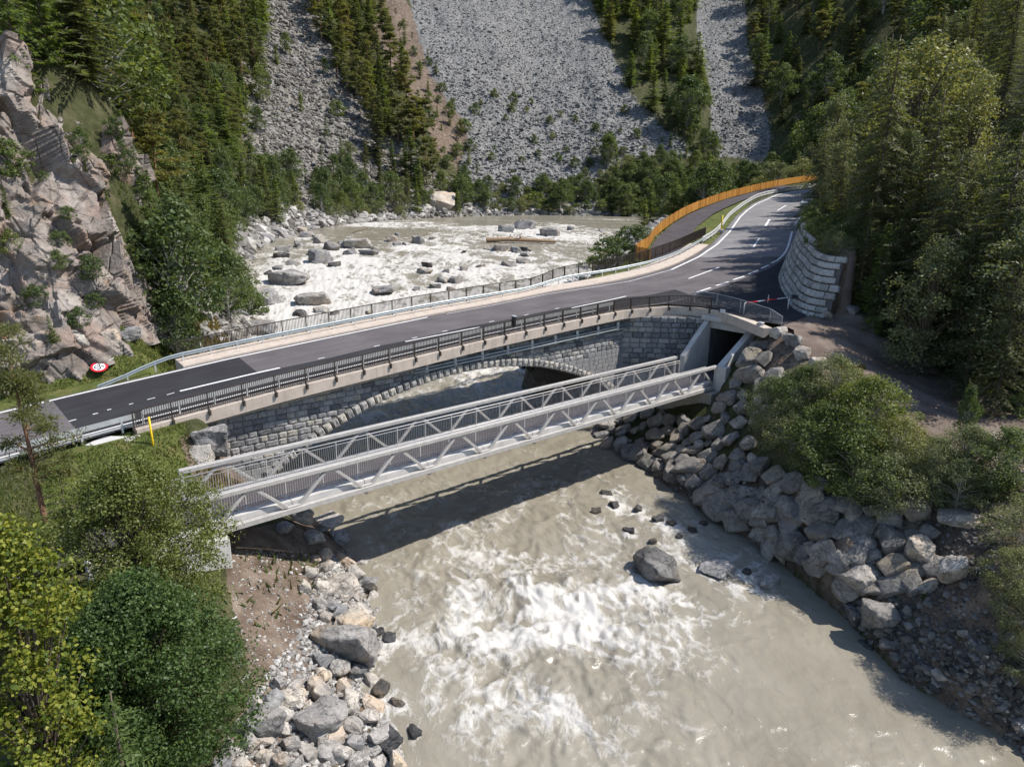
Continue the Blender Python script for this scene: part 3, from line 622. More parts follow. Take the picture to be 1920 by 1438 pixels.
while zc < 10.6:
    h_ = ch*RNG.uniform(.92, 1.08); s = -12.6+RNG.uniform(0, .5)
    while s < 24.9:
        w = RNG.uniform(.52, .95); mid = s+w/2; top = zc+h_
        ro = ARC_R+.52; hw = math.sqrt(max(ro**2-(zc+h_*.5-ARC_Z)**2, 0)) if zc+h_*.5-ARC_Z < ro else 0
        lo_ok = mid < ARC_S-hw-.05 or mid > ARC_S+hw+.05
        if lo_ok and top < float(zs(mid))-.5 and (mid > -10.8 or zc > 4.5):
            blocks.append((s, w, zc, h_))
        s += w
    zc += h_
blocks.sort(key=lambda b: -(b[2]-.12*b[0]))
extra = MB()
for k, (s, w, z, h_) in enumerate(blocks):
    x, y = xy(s+w/2, WALL_N+.13); cen = (x, y, z+h_/2)
    if k < 300: place_block('stone_block', STONES[k % 8], cen, D3*(w-.025), N3*.32, Z3*(h_-.025), bridge)
    else: extra.bar(np.array(cen)-D3*(w/2-.012), np.array(cen)+D3*(w/2-.012), .36, h_-.025)
if extra.v: tag(kid(extra.build('stone_blocks_rest', MATS['masonry'], bevel=.02), bridge), kind='stuff')
NV = 60; A0 = math.asin(HALF/ARC_R)
for k in range(NV):
    a = -A0+(k+.5)*2*A0/NV; rad = ARC_R+.31; s = ARC_S+rad*math.sin(a); z = ARC_Z+rad*math.cos(a)
    x, y = xy(s, WALL_N-.04); tx = D3*math.cos(a)-Z3*math.sin(a); rz = D3*math.sin(a)+Z3*math.cos(a)
    place_block('voussoir', VOUS[k % 6], (x, y, z), tx*(2*A0/NV*rad-.09), N3*.5, rz*RNG.uniform(.58, .66), bridge)
# concrete edge beams
CURVE = [(12.25, 62.35, 11.1), (14.3, 63.1, 11.14), (16.2, 62.9, 11.18), (17.7, 61.6, 11.2), (18.7, 59.2, 11.2), (19.35, 56.3, 11.15), (19.95, 53.6, 11.05)]
def smooth_path(P, n):
    P = np.array(P, float); t = np.r_[0, np.cumsum(np.linalg.norm(np.diff(P, axis=0), axis=1))]; u = np.linspace(0, t[-1], n)
    m = np.gradient(P, t, axis=0); out = []
    for x in u:
        i = min(max(np.searchsorted(t, x)-1, 0), len(P)-2); h_ = t[i+1]-t[i]; q = (x-t[i])/h_
        out.append((2*q**3-3*q**2+1)*P[i]+(q**3-2*q**2+q)*h_*m[i]+(-2*q**3+3*q**2)*P[i+1]+(q**3-q**2)*h_*m[i+1])
    return np.array(out)
near_line = [sp3(s, 0, .02) for s in np.linspace(-15.6, 24, 26)]
curve_line = smooth_path([near_line[-2], near_line[-1]]+CURVE, 30)[4:]
edge_path = near_line+list(curve_line[1:])
mb = MB(); mb.sweep(edge_path, [(-.18, .0), (.62, .0), (.62, -.3), (.05, -.78), (-.18, -.78)][::-1])
kid(mb.build('edge_beam', MATS['concrete'], bevel=.02), bridge)
# formwork joints in the beam: thin dark shadow gaps, real grooves between cover strips
far_kerb = [sp3(s, 10.9, 0) for s in np.linspace(-10.4, 24, 20)]+[np.array([*xy(29, 10.3), 0])]+[np.array([x, y, 0]) for x, y in ((11.6, 75.2), (17.5, 80.7), (22.5, 88), (26.4, 95.2))]
far_kerb = [np.array([p[0], p[1], float(zroad(p[0], p[1]))]) for p in far_kerb]
far_kerb = list(smooth_path(far_kerb, 60))
mb = MB(); mb.sweep(far_kerb, [(0, .16), (2.45, .2), (2.45, -.8), (1.9, -.8), (1.2, -.4), (0, -.4)][::-1])
kid(mb.build('edge_beam', MATS['concrete'], bevel=.02), bridge)
mb = MB(); p = [xy(s, 1.0) for s in (-13, 30)]; q = [xy(s, 12.6) for s in (-13, 30)]
# conduit pipes slung under the edge beam
def on_plane(px, py, n):
    r = ray(px, py); t_ = (C0@NN+n)/(r[:2]@NN); return r*t_+np.array([0, 0, CZ])
pipe = empty('conduit_pipe', on_plane(900, 668, .2)); tag(pipe, 'pair of grey metal conduit pipes slung below the bridge edge beam', 'pipe')
a, b = on_plane(778, 693.5, .25), on_plane(1215, 600, .25)
for dz in (0, -.24):
    mb = MB(); mb.tube([a+Z3*dz, (a+b)/2+Z3*(dz-.02), b+Z3*dz], .075, 10); kid(mb.build('pipe', MATS['pipe_zinc'], smooth=True), pipe)
for k in range(10):
    c_ = a+(b-a)*(k+.4)/10; mb = MB(); mb.bar(c_+Z3*.4, c_-Z3*.38, .06, .2, up=(1, 0, 0)); kid(mb.build('bracket', MATS['galv']), pipe)
# long thin shadow gap drip rail on the left half of the wall
mb = MB(); mb.bar(sp3(-12, .35, -.95), sp3(3, .35, -.95), .1, .12); kid(mb.build('drip_rail', MATS['old_concrete']), bridge)

# ------------------------------------------------------------------ railings and crash barriers
def along(path, step):
    P = np.array(path); t = np.r_[0, np.cumsum(np.linalg.norm(np.diff(P, axis=0), axis=1))]; u = np.arange(0, t[-1]+.01, step)
    return [np.array([np.interp(x, t, P[:, k]) for k in range(3)]) for x in u]
def railing(name, path, label, step, h, mat, bal=.125, bracket=False, cat='railing', bal_mat=None):
    root = empty(name, tuple(path[0])); tag(root, label, cat); N = along(path, step); U3 = Z3
    for i, p in enumerate(N):
        q = N[min(i+1, len(N)-1)]-N[max(i-1, 0)]; q /= np.linalg.norm(q)
        mb = MB(); mb.bar(p+Z3*(-.02 if not bracket else -.05), p+Z3*(h+.01), .11, .07, up=q)
        o = kid(mb.build('post', MATS[mat]), root)
        if bracket:
            out = np.array([q[1], -q[0], 0]); mb = MB(); mb.bar(p+out*.22-Z3*.32, p+out*.22+Z3*.02, .2, .14, up=q); mb.bar(p-Z3*.0, p+out*.24-Z3*.02, .12, .1); kid(mb.build('bracket', MATS[mat], bevel=.015), root)
    for i in range(len(N)-1):
        a, b = N[i], N[i+1]; m = max(2, int(np.linalg.norm(b-a)/bal)); mb = MB()
        for k in range(1, m):
            c_ = a+(b-a)*k/m; mb.bar(c_+Z3*.1, c_+Z3*(h-.02), .03, .035, up=b-a)
        mb.bar(a+Z3*.11, b+Z3*.11, .03, .045)
        tag(kid(mb.build('baluster_panel', MATS[bal_mat or mat]), root), kind='stuff')
    mb = MB(); mb.sweep([p+Z3*h for p in N], [(-.05, -.03), (.05, -.03), (.05, .03), (-.05, .03)]); kid(mb.build('top_rail', MATS[mat]), root)
    return root
near_rail_path = [p+Z3*0 for p in near_line]+[p for p in curve_line[1:] if p[0] < 18.35]
railing('bridge_railing', near_rail_path, 'dark brown steel railing with thin balusters along the edge above the stone arch', 2.03, 1.03, 'brown_steel', bracket=True)
far_fence = [np.array([*xy(s, 13.25), float(zs(s))+.18]) for s in np.linspace(-10.2, 24, 18)]+[np.array([x, y, float(zroad(x, y))+.15]) for x, y in ((5.2, 76.0), (9.9, 79.3), (14.6, 83.2), (18.3, 87.8), (21.6, 92.4), (25.4, 98.5), (28.6, 103.4))]
railing('river_railing', list(smooth_path(far_fence, 70)), 'dark brown railing on the upstream footway between road and rapids', 2.03, 1.3, 'brown_steel')
def guardrail(name, path, label, h=.72, post=.0, step=2.0, mat='galv', double=False, side=1, thin=False):
    root = empty(name, tuple(path[0])); tag(root, label, 'crash barrier')
    prof = [(0, -.15), (.05*side, -.1), (.05*side, -.06), (0, -.02), (0, .02), (.05*side, .06), (.05*side, .1), (0, .15), (-.015*side, .15), (-.015*side, -.15)]
    if side < 0: prof = prof[::-1]
    for hh in ([h, h-.45] if double else [h]):
        mb = MB(); mb.sweep([p+Z3*(hh-.12) for p in path], [(a_, b_*(.45 if thin and hh < h else 1)) for a_, b_ in prof]); kid(mb.build('beam', MATS[mat]), root)
    for p in along(path, step):
        mb = MB(); mb.bar(p-Z3*.15, p+Z3*(h-.05), .05, .1, up=(DD[0], DD[1], 0)); kid(mb.build('post', MATS['galv']), root)
    return root
guardrail('near_crash_barrier', [sp3(s, .62, .0) for s in np.linspace(-15, 23.5, 30)], 'galvanised crash barrier just inside the brown arch railing', .78)
guardrail('verge_crash_barrier', [sp3(s, .35-.03*(s+15)*0, 0)+np.array([0, 0, 0]) for s in np.linspace(-46, -15.4, 24)], 'double galvanised crash barrier beside the lower road above the grass slope', .78, double=True, thin=True)
fg = [sp3(-15.8, 11.9, -.72), sp3(-14.4, 12.0, -.5), sp3(-12.6, 12.2, -.12), sp3(-10.8, 12.35, .14)]+[sp3(s, 12.35, .16) for s in np.linspace(-9, 22, 24)]
fg += [np.array([x, y, float(zroad(x, y))+.16]) for x, y in ((5.6, 74.3), (10.6, 77.4), (15.9, 81.6), (20.4, 87.2), (24.0, 93.2), (26.8, 98.0))]
guardrail('footway_crash_barrier', list(smooth_path(fg, 80)), 'galvanised crash barrier between asphalt and footway, its low end buried in the verge', .62, side=-1, mat='pipe_zinc')
ug = [np.array([x, y, float(zroad(x, y))]) for x, y in ((26.2, 97.6), (29.4, 103.6), (33.6, 113.6), (37.6, 123.6), (42, 133), (46.2, 141.6))]+[np.array([h3[0][0]-1.4, h3[0][1]+1.8, h3[0][2]]), np.array([h3[1][0]-1.4, h3[1][1]+1.8, h3[1][2]]), np.array([92, 191, float(zroad(92, 191))])]
guardrail('bend_crash_barrier', list(smooth_path(ug, 60)), 'pale galvanised double crash barrier curving round the far bend by the orange fence', .8, double=True, side=-1)

# orange board fence along the cycle path
of = empty('board_fence', (16.4, 86.6, float(zroad(16.4, 86.6)))); tag(of, 'fresh orange wooden board fence curving beside the cycle path', 'fence')
fpath = [np.array([x, y, float(zroad(x, y))]) for x, y in [(16.6, 85.6)]+[(p[0]-.35, p[1]+.1) for p in PL]+[(84, 193)]]
fpath = list(smooth_path(fpath, 120)); bd = MB(); bd.bar((0, 0, 0), (0, 0, 1.5), .30, .035, up=(0, 1, 0)); bdm = bd.mesh('board', MATS['orange_wood'])
pts = along(fpath, .36)
for i, p in enumerate(pts[:-1]):
    d = pts[i+1]-p
    if i < 296:
        o = bpy.data.objects.new('board', bdm); COL.objects.link(o); o.parent = of; o.location = Vector(p)-of.location+Vector((0, 0, RNG.uniform(.0, .05))); o.rotation_euler = (0, 0, math.atan2(d[1], d[0])); o.scale = (1.05, 1, RNG.uniform(.96, 1.03))
rest = MB()
for i in range(296, len(pts)-1): rest.bar(pts[i], pts[i]+Z3*1.5, .33, .035, up=(pts[i+1]-pts[i])[[1, 0, 2]]*np.array([-1, 1, 0]))
if rest.v: tag(kid(rest.build('boards_rest', MATS['orange_wood']), of), kind='stuff')
for p in along(fpath, 2.6):
    mb = MB(); mb.bar(p-Z3*.2+np.array([-.12, .08, 0]), p+Z3*1.35+np.array([-.12, .08, 0]), .1, .1); kid(mb.build('fence_post', MATS['dead_wood']), of)

# ------------------------------------------------------------------ footbridge
foot = empty('footbridge', tuple(fb(0, 0, 5.6))); tag(foot, 'light grey steel truss footbridge with asphalt deck in front of the stone arch', 'footbridge')
fp = lambda mb, nm, mat, bev=.012: kid(mb.build(nm, MATS[mat], bevel=bev), foot)
ZT, ZB = 7.6, 5.6
for w in (0, FBW):
    mb = MB(); mb.bar(fb(-.05, w, ZT-.11), fb(FBL+.05, w, ZT-.11), .30, .22); fp(mb, 'top_chord', 'bridge_steel')
    mb = MB(); mb.bar(fb(-.05, w, ZB+.14), fb(FBL+.05, w, ZB+.14), .26, .28); fp(mb, 'bottom_chord', 'bridge_steel')
    for t_ in (.1, FBL-.1):
        mb = MB(); mb.bar(fb(t_, w, ZB+.2), fb(t_, w, ZT-.2), .16, .16, up=(*U, 0)); fp(mb, 'end_post', 'bridge_steel')
    pan = FBL/10
    for k in range(10):
        for a_, b_ in ((k*pan+.22, (k+.5)*pan-.16), ((k+1)*pan-.22, (k+.5)*pan+.16)):
            mb = MB(); mb.bar(fb(a_, w, ZB+.26), fb(b_, w, ZT-.2), .15, .15, up=(*NF, 0)); fp(mb, 'diagonal', 'bridge_steel')
for w in (0, FBW):
    for k in range(11):
        for zz_, tt_ in ((ZB+.32, k*FBL/10), (ZT-.26, (k+.5)*FBL/10)):
            if tt_ > FBL: continue
            mb = MB(); mb.bar(fb(max(tt_-.34, .0), w, zz_), fb(min(tt_+.34, FBL), w, zz_), .175, .16); fp(mb, 'gusset_plate', 'bridge_steel')
mb = MB(); mb.bar(fb(-.6, FBW/2, 5.86), fb(FBL+4.5, FBW/2, 5.86), FBW-1.3, .36); fp(mb, 'deck', 'path_asphalt', 0)
for w, sgn in ((.46, 1), (FBW-.46, -1)):
    for k in range(10):
        mb = MB(); mb.bar(fb(k*pan+.012, w, 5.95), fb((k+1)*pan-.012, w, 5.95), .56, .42); fp(mb, 'concrete_kerb', 'new_concrete')
for k in range(11):
    mb = MB(); mb.bar(fb(k*pan, -.05, 5.55), fb(k*pan, FBW+.05, 5.55), .16, .2); fp(mb, 'cross_beam', 'bridge_steel')
for w, i_ in ((.72, 1), (FBW-.72, -1)):
    N = [fb(t_, w, 6.16) for t_ in np.arange(-3.9 if w > 2 else -2.0, FBL+1.4, 2.0)]
    rr_ = empty('rail_line'); bpy.data.objects.remove(rr_)
    for p in N:
        mb = MB(); mb.bar(p, p+Z3*1.2, .07, .05, up=(*U, 0)); mb.bar(p-Z3*.0, p+Z3*.015, .2, .14, up=(*U, 0)); fp(mb, 'rail_post', 'rail_steel', 0)
    a, b = N[0], N[-1]
    for nm, dz, r_, off in (('handrail', 1.24, .036, 0), ('upper_rail', 1.06, .022, 0), ('lower_rail', .12, .022, 0)):
        mb = MB(); mb.tube([a+Z3*dz, b+Z3*dz], r_, 8); kid(mb.build(nm, MATS['rail_steel'], smooth=True), foot)
    for i in range(len(N)-1):
        mb = MB()
        for k in range(1, 16):
            c_ = N[i]+(N[i+1]-N[i])*k/16; mb.bar(c_+Z3*.12, c_+Z3*1.06, .022, .022)
        tag(kid(mb.build('baluster_panel', MATS['rail_steel']), foot), kind='stuff')
# abutments of the footbridge
ab = empty('bridge_abutment', tuple(fb(FBL, 2, 3))); tag(ab, 'stained concrete abutment carrying the footbridge end above the riprap', 'abutment')
mb = MB(); mb.bar(fb(FBL-1.4, FBW/2, 3.0), fb(FBL+1.0, FBW/2, 3.0), 5.4, 5.0); kid(mb.build('block', MATS['old_concrete'], bevel=.03), ab)
mb = MB(); mb.bar(fb(FBL-.2, FBW/2, 5.3), fb(FBL+1.1, FBW/2, 5.3), 5.7, .36); kid(mb.build('bearing_shelf', MATS['new_concrete'], bevel=.03), ab)
ab = empty('bridge_abutment', tuple(fb(0, 2, 3))); tag(ab, 'white concrete abutment block at the wooded end of the footbridge', 'abutment')
mb = MB(); mb.bar(fb(-1.6, FBW/2, 4.0), fb(.7, FBW/2, 4.0), 5.2, 3.1); kid(mb.build('block', MATS['new_concrete'], bevel=.03), ab)
mb = MB(); mb.bar(fb(-5, -.4, 5.9), fb(-.3, -.4, 5.9), .5, .8); kid(mb.build('kerb_wall', MATS['new_concrete'], bevel=.03), ab)

# ------------------------------------------------------------------ underpass
up_ = empty('underpass', tuple(pe(4, 0, 6))); tag(up_, 'dark pedestrian underpass with pale concrete portal and sloping wing walls', 'underpass')
def prism(name, quad, b0, b1, mat):
    """side profile [(a,z)...] extruded across from b0 to b1"""
    mb = MB(); n = len(quad); V = [pe(a, b0, z) for a, z in quad]+[pe(a, b1, z) for a, z in quad]
    mb.add(V, [tuple(range(n)), tuple(range(2*n-1, n-1, -1))]+[(k, (k+1) % n, n+(k+1) % n, n+k) for k in range(n)])
    return kid(mb.build(name, MATS[mat], bevel=.02), up_)
prism('wing_wall', [(.9, 4.2), (.9, 7.45), (4.3, 10.42), (5.2, 10.42), (5.2, 4.2)], 1.95, 2.45, 'new_concrete')
prism('wing_wall', [(-.2, 3.8), (-.2, 7.5), (4.4, 10.2), (5.2, 10.2), (5.2, 4.2)], -2.55, -1.95, 'new_concrete')
prism('pier_block', [(-.35, 3.6), (-.35, 7.56), (.35, 7.56), (.35, 3.6)], -3.0, -2.0, 'new_concrete')
prism('side_wall', [(4.5, 4.6), (4.5, 10.3), (16, 10.4), (16, 4.6)], 1.9, 2.5, 'shaded_tunnel_concrete')
prism('side_wall', [(4.5, 4.6), (4.5, 10.3), (16, 10.4), (16, 4.6)], -2.6, -1.94, 'shaded_tunnel_concrete')
prism('lintel', [(4.46, 9.6), (4.46, 10.62), (16, 10.7), (16, 9.6)], -2.7, 2.6, 'new_concrete')
prism('path_floor', [(-.5, 5.6), (-.5, 6.04), (16, 6.1), (16, 5.6)], -1.95, 1.9, 'path_asphalt')
prism('end_wall', [(15.9, 5.6), (15.9, 10), (16.3, 10), (16.3, 5.6)], -2.2, 2.2, 'shaded_tunnel_concrete')
prism('roof_slab', [(4.0, 10.3), (4.0, 10.7), (9, 10.9), (9, 10.4)], -3.0, 2.7, 'new_concrete')
# short masonry return wall between the arch wall and the underpass
ra, rb2 = np.array([*xy(25.0, WALL_N+.05), 0]), pe(4.6, 2.6, 0); rd = rb2-ra; rl = np.linalg.norm(rd); rd /= rl; rn = np.array([rd[1], -rd[0], 0])
mb = MB(); mb.bar(ra+Z3*6.4-rn*.42, rb2+Z3*6.4-rn*.42, .6, 8.0); kid(mb.build('return_wall_core', MATS['mortar']), bridge)
zc = 3.0; kb = 0
while zc < 10.2:
    h_ = .5*RNG.uniform(.92, 1.08); s = RNG.uniform(-.3, 0)
    while s < rl-.3:
        w = RNG.uniform(.6, 1.0); cc_ = ra+rd*(s+w/2)+Z3*(zc+h_/2)-rn*.02
        if cc_[2] < 10.15: place_block('return_wall_block', STONES[kb % 8], cc_, rd*(w-.03), -rn*.34, Z3*(h_-.03), bridge); kb += 1
        s += w
    zc += h_

# ------------------------------------------------------------------ curved retaining wall above the junction
rw = empty('retaining_wall', (27, 66, 12)); tag(rw, 'curved pale stone block retaining wall leaning back above the junction', 'wall')
foot_w = [tuple(p) for p in WALLFOOT]
foot_w = smooth_path([(x, y, 0) for x, y in foot_w], 90); foot_w = [np.array([p[0], p[1], float(zroad(p[0], p[1]))-.3]) for p in foot_w]
def wall_frame(u):
    P = np.array(foot_w); t_ = np.r_[0, np.cumsum(np.linalg.norm(np.diff(P[:, :2], axis=0), axis=1))]
    p = np.array([np.interp(u, t_, P[:, k]) for k in range(3)]); q = np.array([np.interp(u+.3, t_, P[:, k]) for k in range(2)])-np.array([np.interp(u-.3, t_, P[:, k]) for k in range(2)])
    q /= np.linalg.norm(q); return p, np.array([q[0], q[1], 0]), np.array([-q[1], q[0], 0]), t_[-1]      # travel, into the hill = left
_, _, _, WL = wall_frame(1)
V = []; F = []; UU = np.linspace(0, WL, 70)
for u in UU:
    p, q, i_, _ = wall_frame(u)
    for hh in (0, 5.2): V.append(p+i_*(.12+hh*.3)+Z3*hh)
    V.append(p+i_*(.5+5.6*.3)+Z3*5.1)
for k in range(len(UU)-1): F += [(3*k, 3*k+1, 3*k+4, 3*k+3), (3*k+1, 3*k+2, 3*k+5, 3*k+4)]
kid(MB().add(V, F).build('wall_core', MATS['mortar']), rw)
t2 = NT('wall_block'); co = t2.coord('World'); rr_ = t2.objrand(); c = t2.ramp(rr_, [(0, (.28, .275, .265)), (.5, (.39, .38, .37)), (1, (.50, .49, .47))]); c = t2.mix(1, c, t2.ramp(t2.noise(co, 5, 6, .65), [(.3, .65), (.7, 1.2)]), 'MULTIPLY'); t2.bump(t2.noise(co, 12, 6, .7), .7, .05); t2.fin(c, .88, .2)
WB = []
for m_ in [unit_stone(70+k, .025, .035) for k in range(5)]:
    mm = m_.copy(); mm.materials.clear(); mm.materials.append(t2.m); WB.append(mm)
hh = 0.0; nb = 0
while hh < 5.4:
    ch_ = RNG.uniform(.52, .66); u = RNG.uniform(0, .7)
    while u < WL-.5:
        w = RNG.uniform(.7, 1.15); p, q, i_, _ = wall_frame(u+w/2)
        if nb < 296 or True:
            slope = (i_*.3+Z3); slope = slope/np.linalg.norm(slope); c_ = p+i_*((hh+ch_/2)*.3+.12)+Z3*(hh+ch_/2); inn = np.cross(q, slope)*-1
            inn = inn if inn@i_ > 0 else -inn
            if u > 15 and nb < 330: place_block('stone_block', WB[nb % 5], c_, q*(w-.10), inn*.42, slope*(ch_-.09), rw); nb += 1
        u += w
    hh += ch_

# ------------------------------------------------------------------ small things by the road
yp = empty('marker_pole', tuple(at(291, 857, 6.85))); tag(yp, 'slim yellow marker pole on the grass slope by the bridge end', 'pole')
b0 = at(291, 857, 6.7); mb = MB(); mb.tube([b0-Z3*.2, b0+Z3*2.35+np.array([-.06, 0, 0])], .055, 10); kid(mb.build('pole', MATS['yellow_paint'], smooth=True), yp)
mb = MB(); mb.box(b0+Z3*.02, (.36, .3, .2)); kid(mb.build('foot_block', MATS['new_concrete'], bevel=.03), yp)
g0 = road_hit(1352, 436); yp = empty('marker_pole', tuple(g0)); tag(yp, 'yellow marker pole beside the far crash barrier and grass strip', 'pole')
mb = MB(); mb.tube([g0-Z3*.2, g0+Z3*2.5], .11, 10); kid(mb.build('pole', MATS['yellow_paint'], smooth=True), yp)
mb = MB(); mb.box(g0+Z3*.2, (.7, .7, .5)); kid(mb.build('foot_block', MATS['new_concrete'], bevel=.05), yp)

def text_mesh(txt, size, depth, mat):
    cu = bpy.data.curves.new('txt', 'FONT'); cu.body = txt; cu.size = size; cu.extrude = depth; cu.align_x = 'CENTER'; cu.align_y = 'CENTER'; cu.offset = .014*size
    o = bpy.data.objects.new('txt', cu); COL.objects.link(o); bpy.context.view_layer.update()
    me = bpy.data.meshes.new_from_object(o.evaluated_get(bpy.context.evaluated_depsgraph_get())); bpy.data.objects.remove(o); me.materials.clear(); me.materials.append(mat); return me
sg = empty('speed_sign', tuple(at(187, 690, 8.95))); tag(sg, 'round red and white 50 speed sign lying upside down on the verge', 'road sign')
def disc(r0, r1, z0, z1, n=40):
    mb = MB(); V = []; F = []
    for k in range(n):
        a = 2*math.pi*k/n
        for r_, z_ in ((r0, z1), (r1, z1), (r1, z0), (r0, z0)): V.append((r_*math.cos(a), r_*math.sin(a), z_))
    for k in range(n):
        j = (k+1) % n
        for m_ in range(4): F.append((4*k+m_, 4*j+m_, 4*j+(m_+1) % 4, 4*k+(m_+1) % 4))
    return mb.add(V, F)
for nm, mb, mt in (('face', disc(.001, .42, 0, .012), 'sign_white'), ('border', disc(.40, .56, -.01, .022), 'red_paint'), ('back_plate', disc(.001, .55, -.02, -.002), 'galv')):
    o = mb.build(nm, MATS[mt], sg)
o = link('digits', text_mesh('50', .70, .004, MATS['black_paint']), sg); o.location = (0, 0, .02); o.scale = (.82, 1.05, 1)
mb = MB(); mb.tube([(0, -.5, -.06), (0, -1.35, -.05)], .035, 8); o = mb.build('post', MATS['galv'], sg, smooth=True)
# lies back on the grass: its foot points up-right, away from the road
sg.rotation_euler = (Matrix.Rotation(R(13), 3, 'Y') @ Matrix.Rotation(R(24), 3, 'X') @ Matrix.Rotation(R(166), 3, 'Z')).to_euler()
SIGN = sg

br = empty('road_barrier', tuple(road_hit(1477, 580))); tag(br, 'red and white barrier boom with round sign closing the gravel track', 'barrier')
p2 = road_hit(1477, 580); p1 = road_hit(1394, 590)
for nm, p, w in (('pivot_post', p2, .1), ('rest_post', p1, .06)):
    mb = MB(); mb.tube([p-Z3*.1, p+Z3*1.0], w*.7, 8); kid(mb.build(nm, MATS['galv'], smooth=True), br)
a, b = p1+Z3*1.0, p2+Z3*1.05; cutp = [0, .03, .28, .45, .72, 1.12]
for k in range(5):
    mb = MB(); mb.tube([a+(b-a)*cutp[k], a+(b-a)*cutp[k+1]], .055, 8); kid(mb.build('boom_section', MATS['sign_white' if k in (0, 2) else 'red_paint' if k in (1, 3) else 'galv'], smooth=True), br)
mb = MB(); mb.box(b+(b-a)*.12, (.5, .35, .35)); kid(mb.build('counterweight', MATS['dark_steel'], bevel=.03), br)
o = disc(.001, .27, -.01, .01, 28).build('sign_disc', MATS['sign_white'], br); c_ = a+(b-a)*.52+Z3*.12; o.location = Vector(c_)-br.location; o.rotation_euler = (R(90), 0, R(65))
o = disc(.27, .36, -.012, .012, 28).build('sign_border', MATS['galv'], br); o.location = Vector(c_)-br.location; o.rotation_euler = (R(90), 0, R(65))
mf = empty('mesh_fence', tuple(road_hit(1300, 560))); tag(mf, 'low wire mesh fence panels closing the gap behind the bridge railing', 'fence')
Q = [np.array([16.9, 63.9, 11.25]), np.array([18.6, 62.6, 11.25]), np.array([19.8, 59.6, 11.25]), np.array([21.2, 56.2, 11.15]), np.array([21.6, 54.6, 11.1])]; hq = [1.3, 1.2, 1.15, 1.0, .7]
for k, p in enumerate(Q):
    mb = MB(); mb.tube([p-Z3*.1, p+Z3*hq[k]], .025, 6); kid(mb.build('post', MATS['galv']), mf)
for k in range(len(Q)-1):
    mb = MB(); mb.tube([Q[k]+Z3*hq[k], Q[k+1]+Z3*hq[k+1]], .025, 6); kid(mb.build('top_tube', MATS['galv']), mf)
    mb = MB()
    for j in range(1, 7): f = j/7; mb.bar(Q[k]+Z3*hq[k]*f, Q[k+1]+Z3*hq[k+1]*f, .006, .006)
    for j in range(1, 24): f = j/24; p = Q[k]+(Q[k+1]-Q[k])*f; mb.bar(p, p+Z3*(hq[k]+(hq[k+1]-hq[k])*f), .006, .006)
    tag(kid(mb.build('mesh_panel', MATS['galv']), mf), kind='stuff')
def small_box(name, loc, rz, label, cat, mat1, mat2):
    o = empty(name, tuple(loc), rz); tag(o, label, cat)
    mb = MB(); mb.bar((-.22, 0, .12), (.22, 0, .12), .26, .24); mb.build('housing', MATS[mat1], o, bevel=.03)
    mb = MB(); mb.bar((-.5, .02, .06), (-.2, .02, .06), .16, .1); mb.build('cable_stub', MATS[mat2], o, bevel=.02)
    mb = MB(); mb.bar((-.25, 0, .26), (.25, 0, .26), .3, .04); mb.build('lid', MATS[mat1], o, bevel=.01)
small_box('utility_box', (18.35, 59.75, 11.2), R(-65), 'small white box on the curved concrete beam by the mesh fence', 'box', 'white_plastic', 'dark_steel')
small_box('utility_box', (19.9, 54.5, 11.07), R(-70), 'small grey box at the end of the concrete beam beside white boulder', 'box', 'galv', 'dark_steel')
rx = sp3(11.6, 0, 0); ub = empty('junction_box', tuple(rx)); tag(ub, 'dark equipment box clamped to a railing post mid bridge', 'box')
mb = MB(); mb.bar(rx+Z3*.55, rx+Z3*1.35, .34, .25, up=(*DD, 0)); kid(mb.build('box', MATS['dark_boxes'], bevel=.02), ub); mb = MB(); mb.bar(rx+Z3*1.35, rx+Z3*1.42, .4, .3, up=(*DD, 0)); kid(mb.build('lid', MATS['galv']), ub)
sl = at(205, 832, 7.35); slab = empty('concrete_slab', tuple(sl)); tag(slab, 'pale broken concrete slab lying below the verge crash barrier', 'slab')
mb = MB(); mb.add([sl+np.array(v) for v in ((-1.1, -.5, .1), (.7, -.6, .1), (1.2, .45, .3), (-.5, .5, .3), (-1.1, -.5, -.1), (.7, -.6, -.1), (1.2, .45, .05), (-.5, .5, .05))], [(0, 1, 2, 3), (7, 6, 5, 4), (0, 4, 5, 1), (1, 5, 6, 2), (2, 6, 7, 3), (3, 7, 4, 0)]); kid(mb.build('panel', MATS['new_concrete'], bevel=.03), slab)
mb = MB(); mb.bar(sl+np.array([1.0, -.2, .22]), sl+np.array([1.5, .5, .3]), .5, .12); kid(mb.build('fragment', MATS['new_concrete'], bevel=.02), slab)
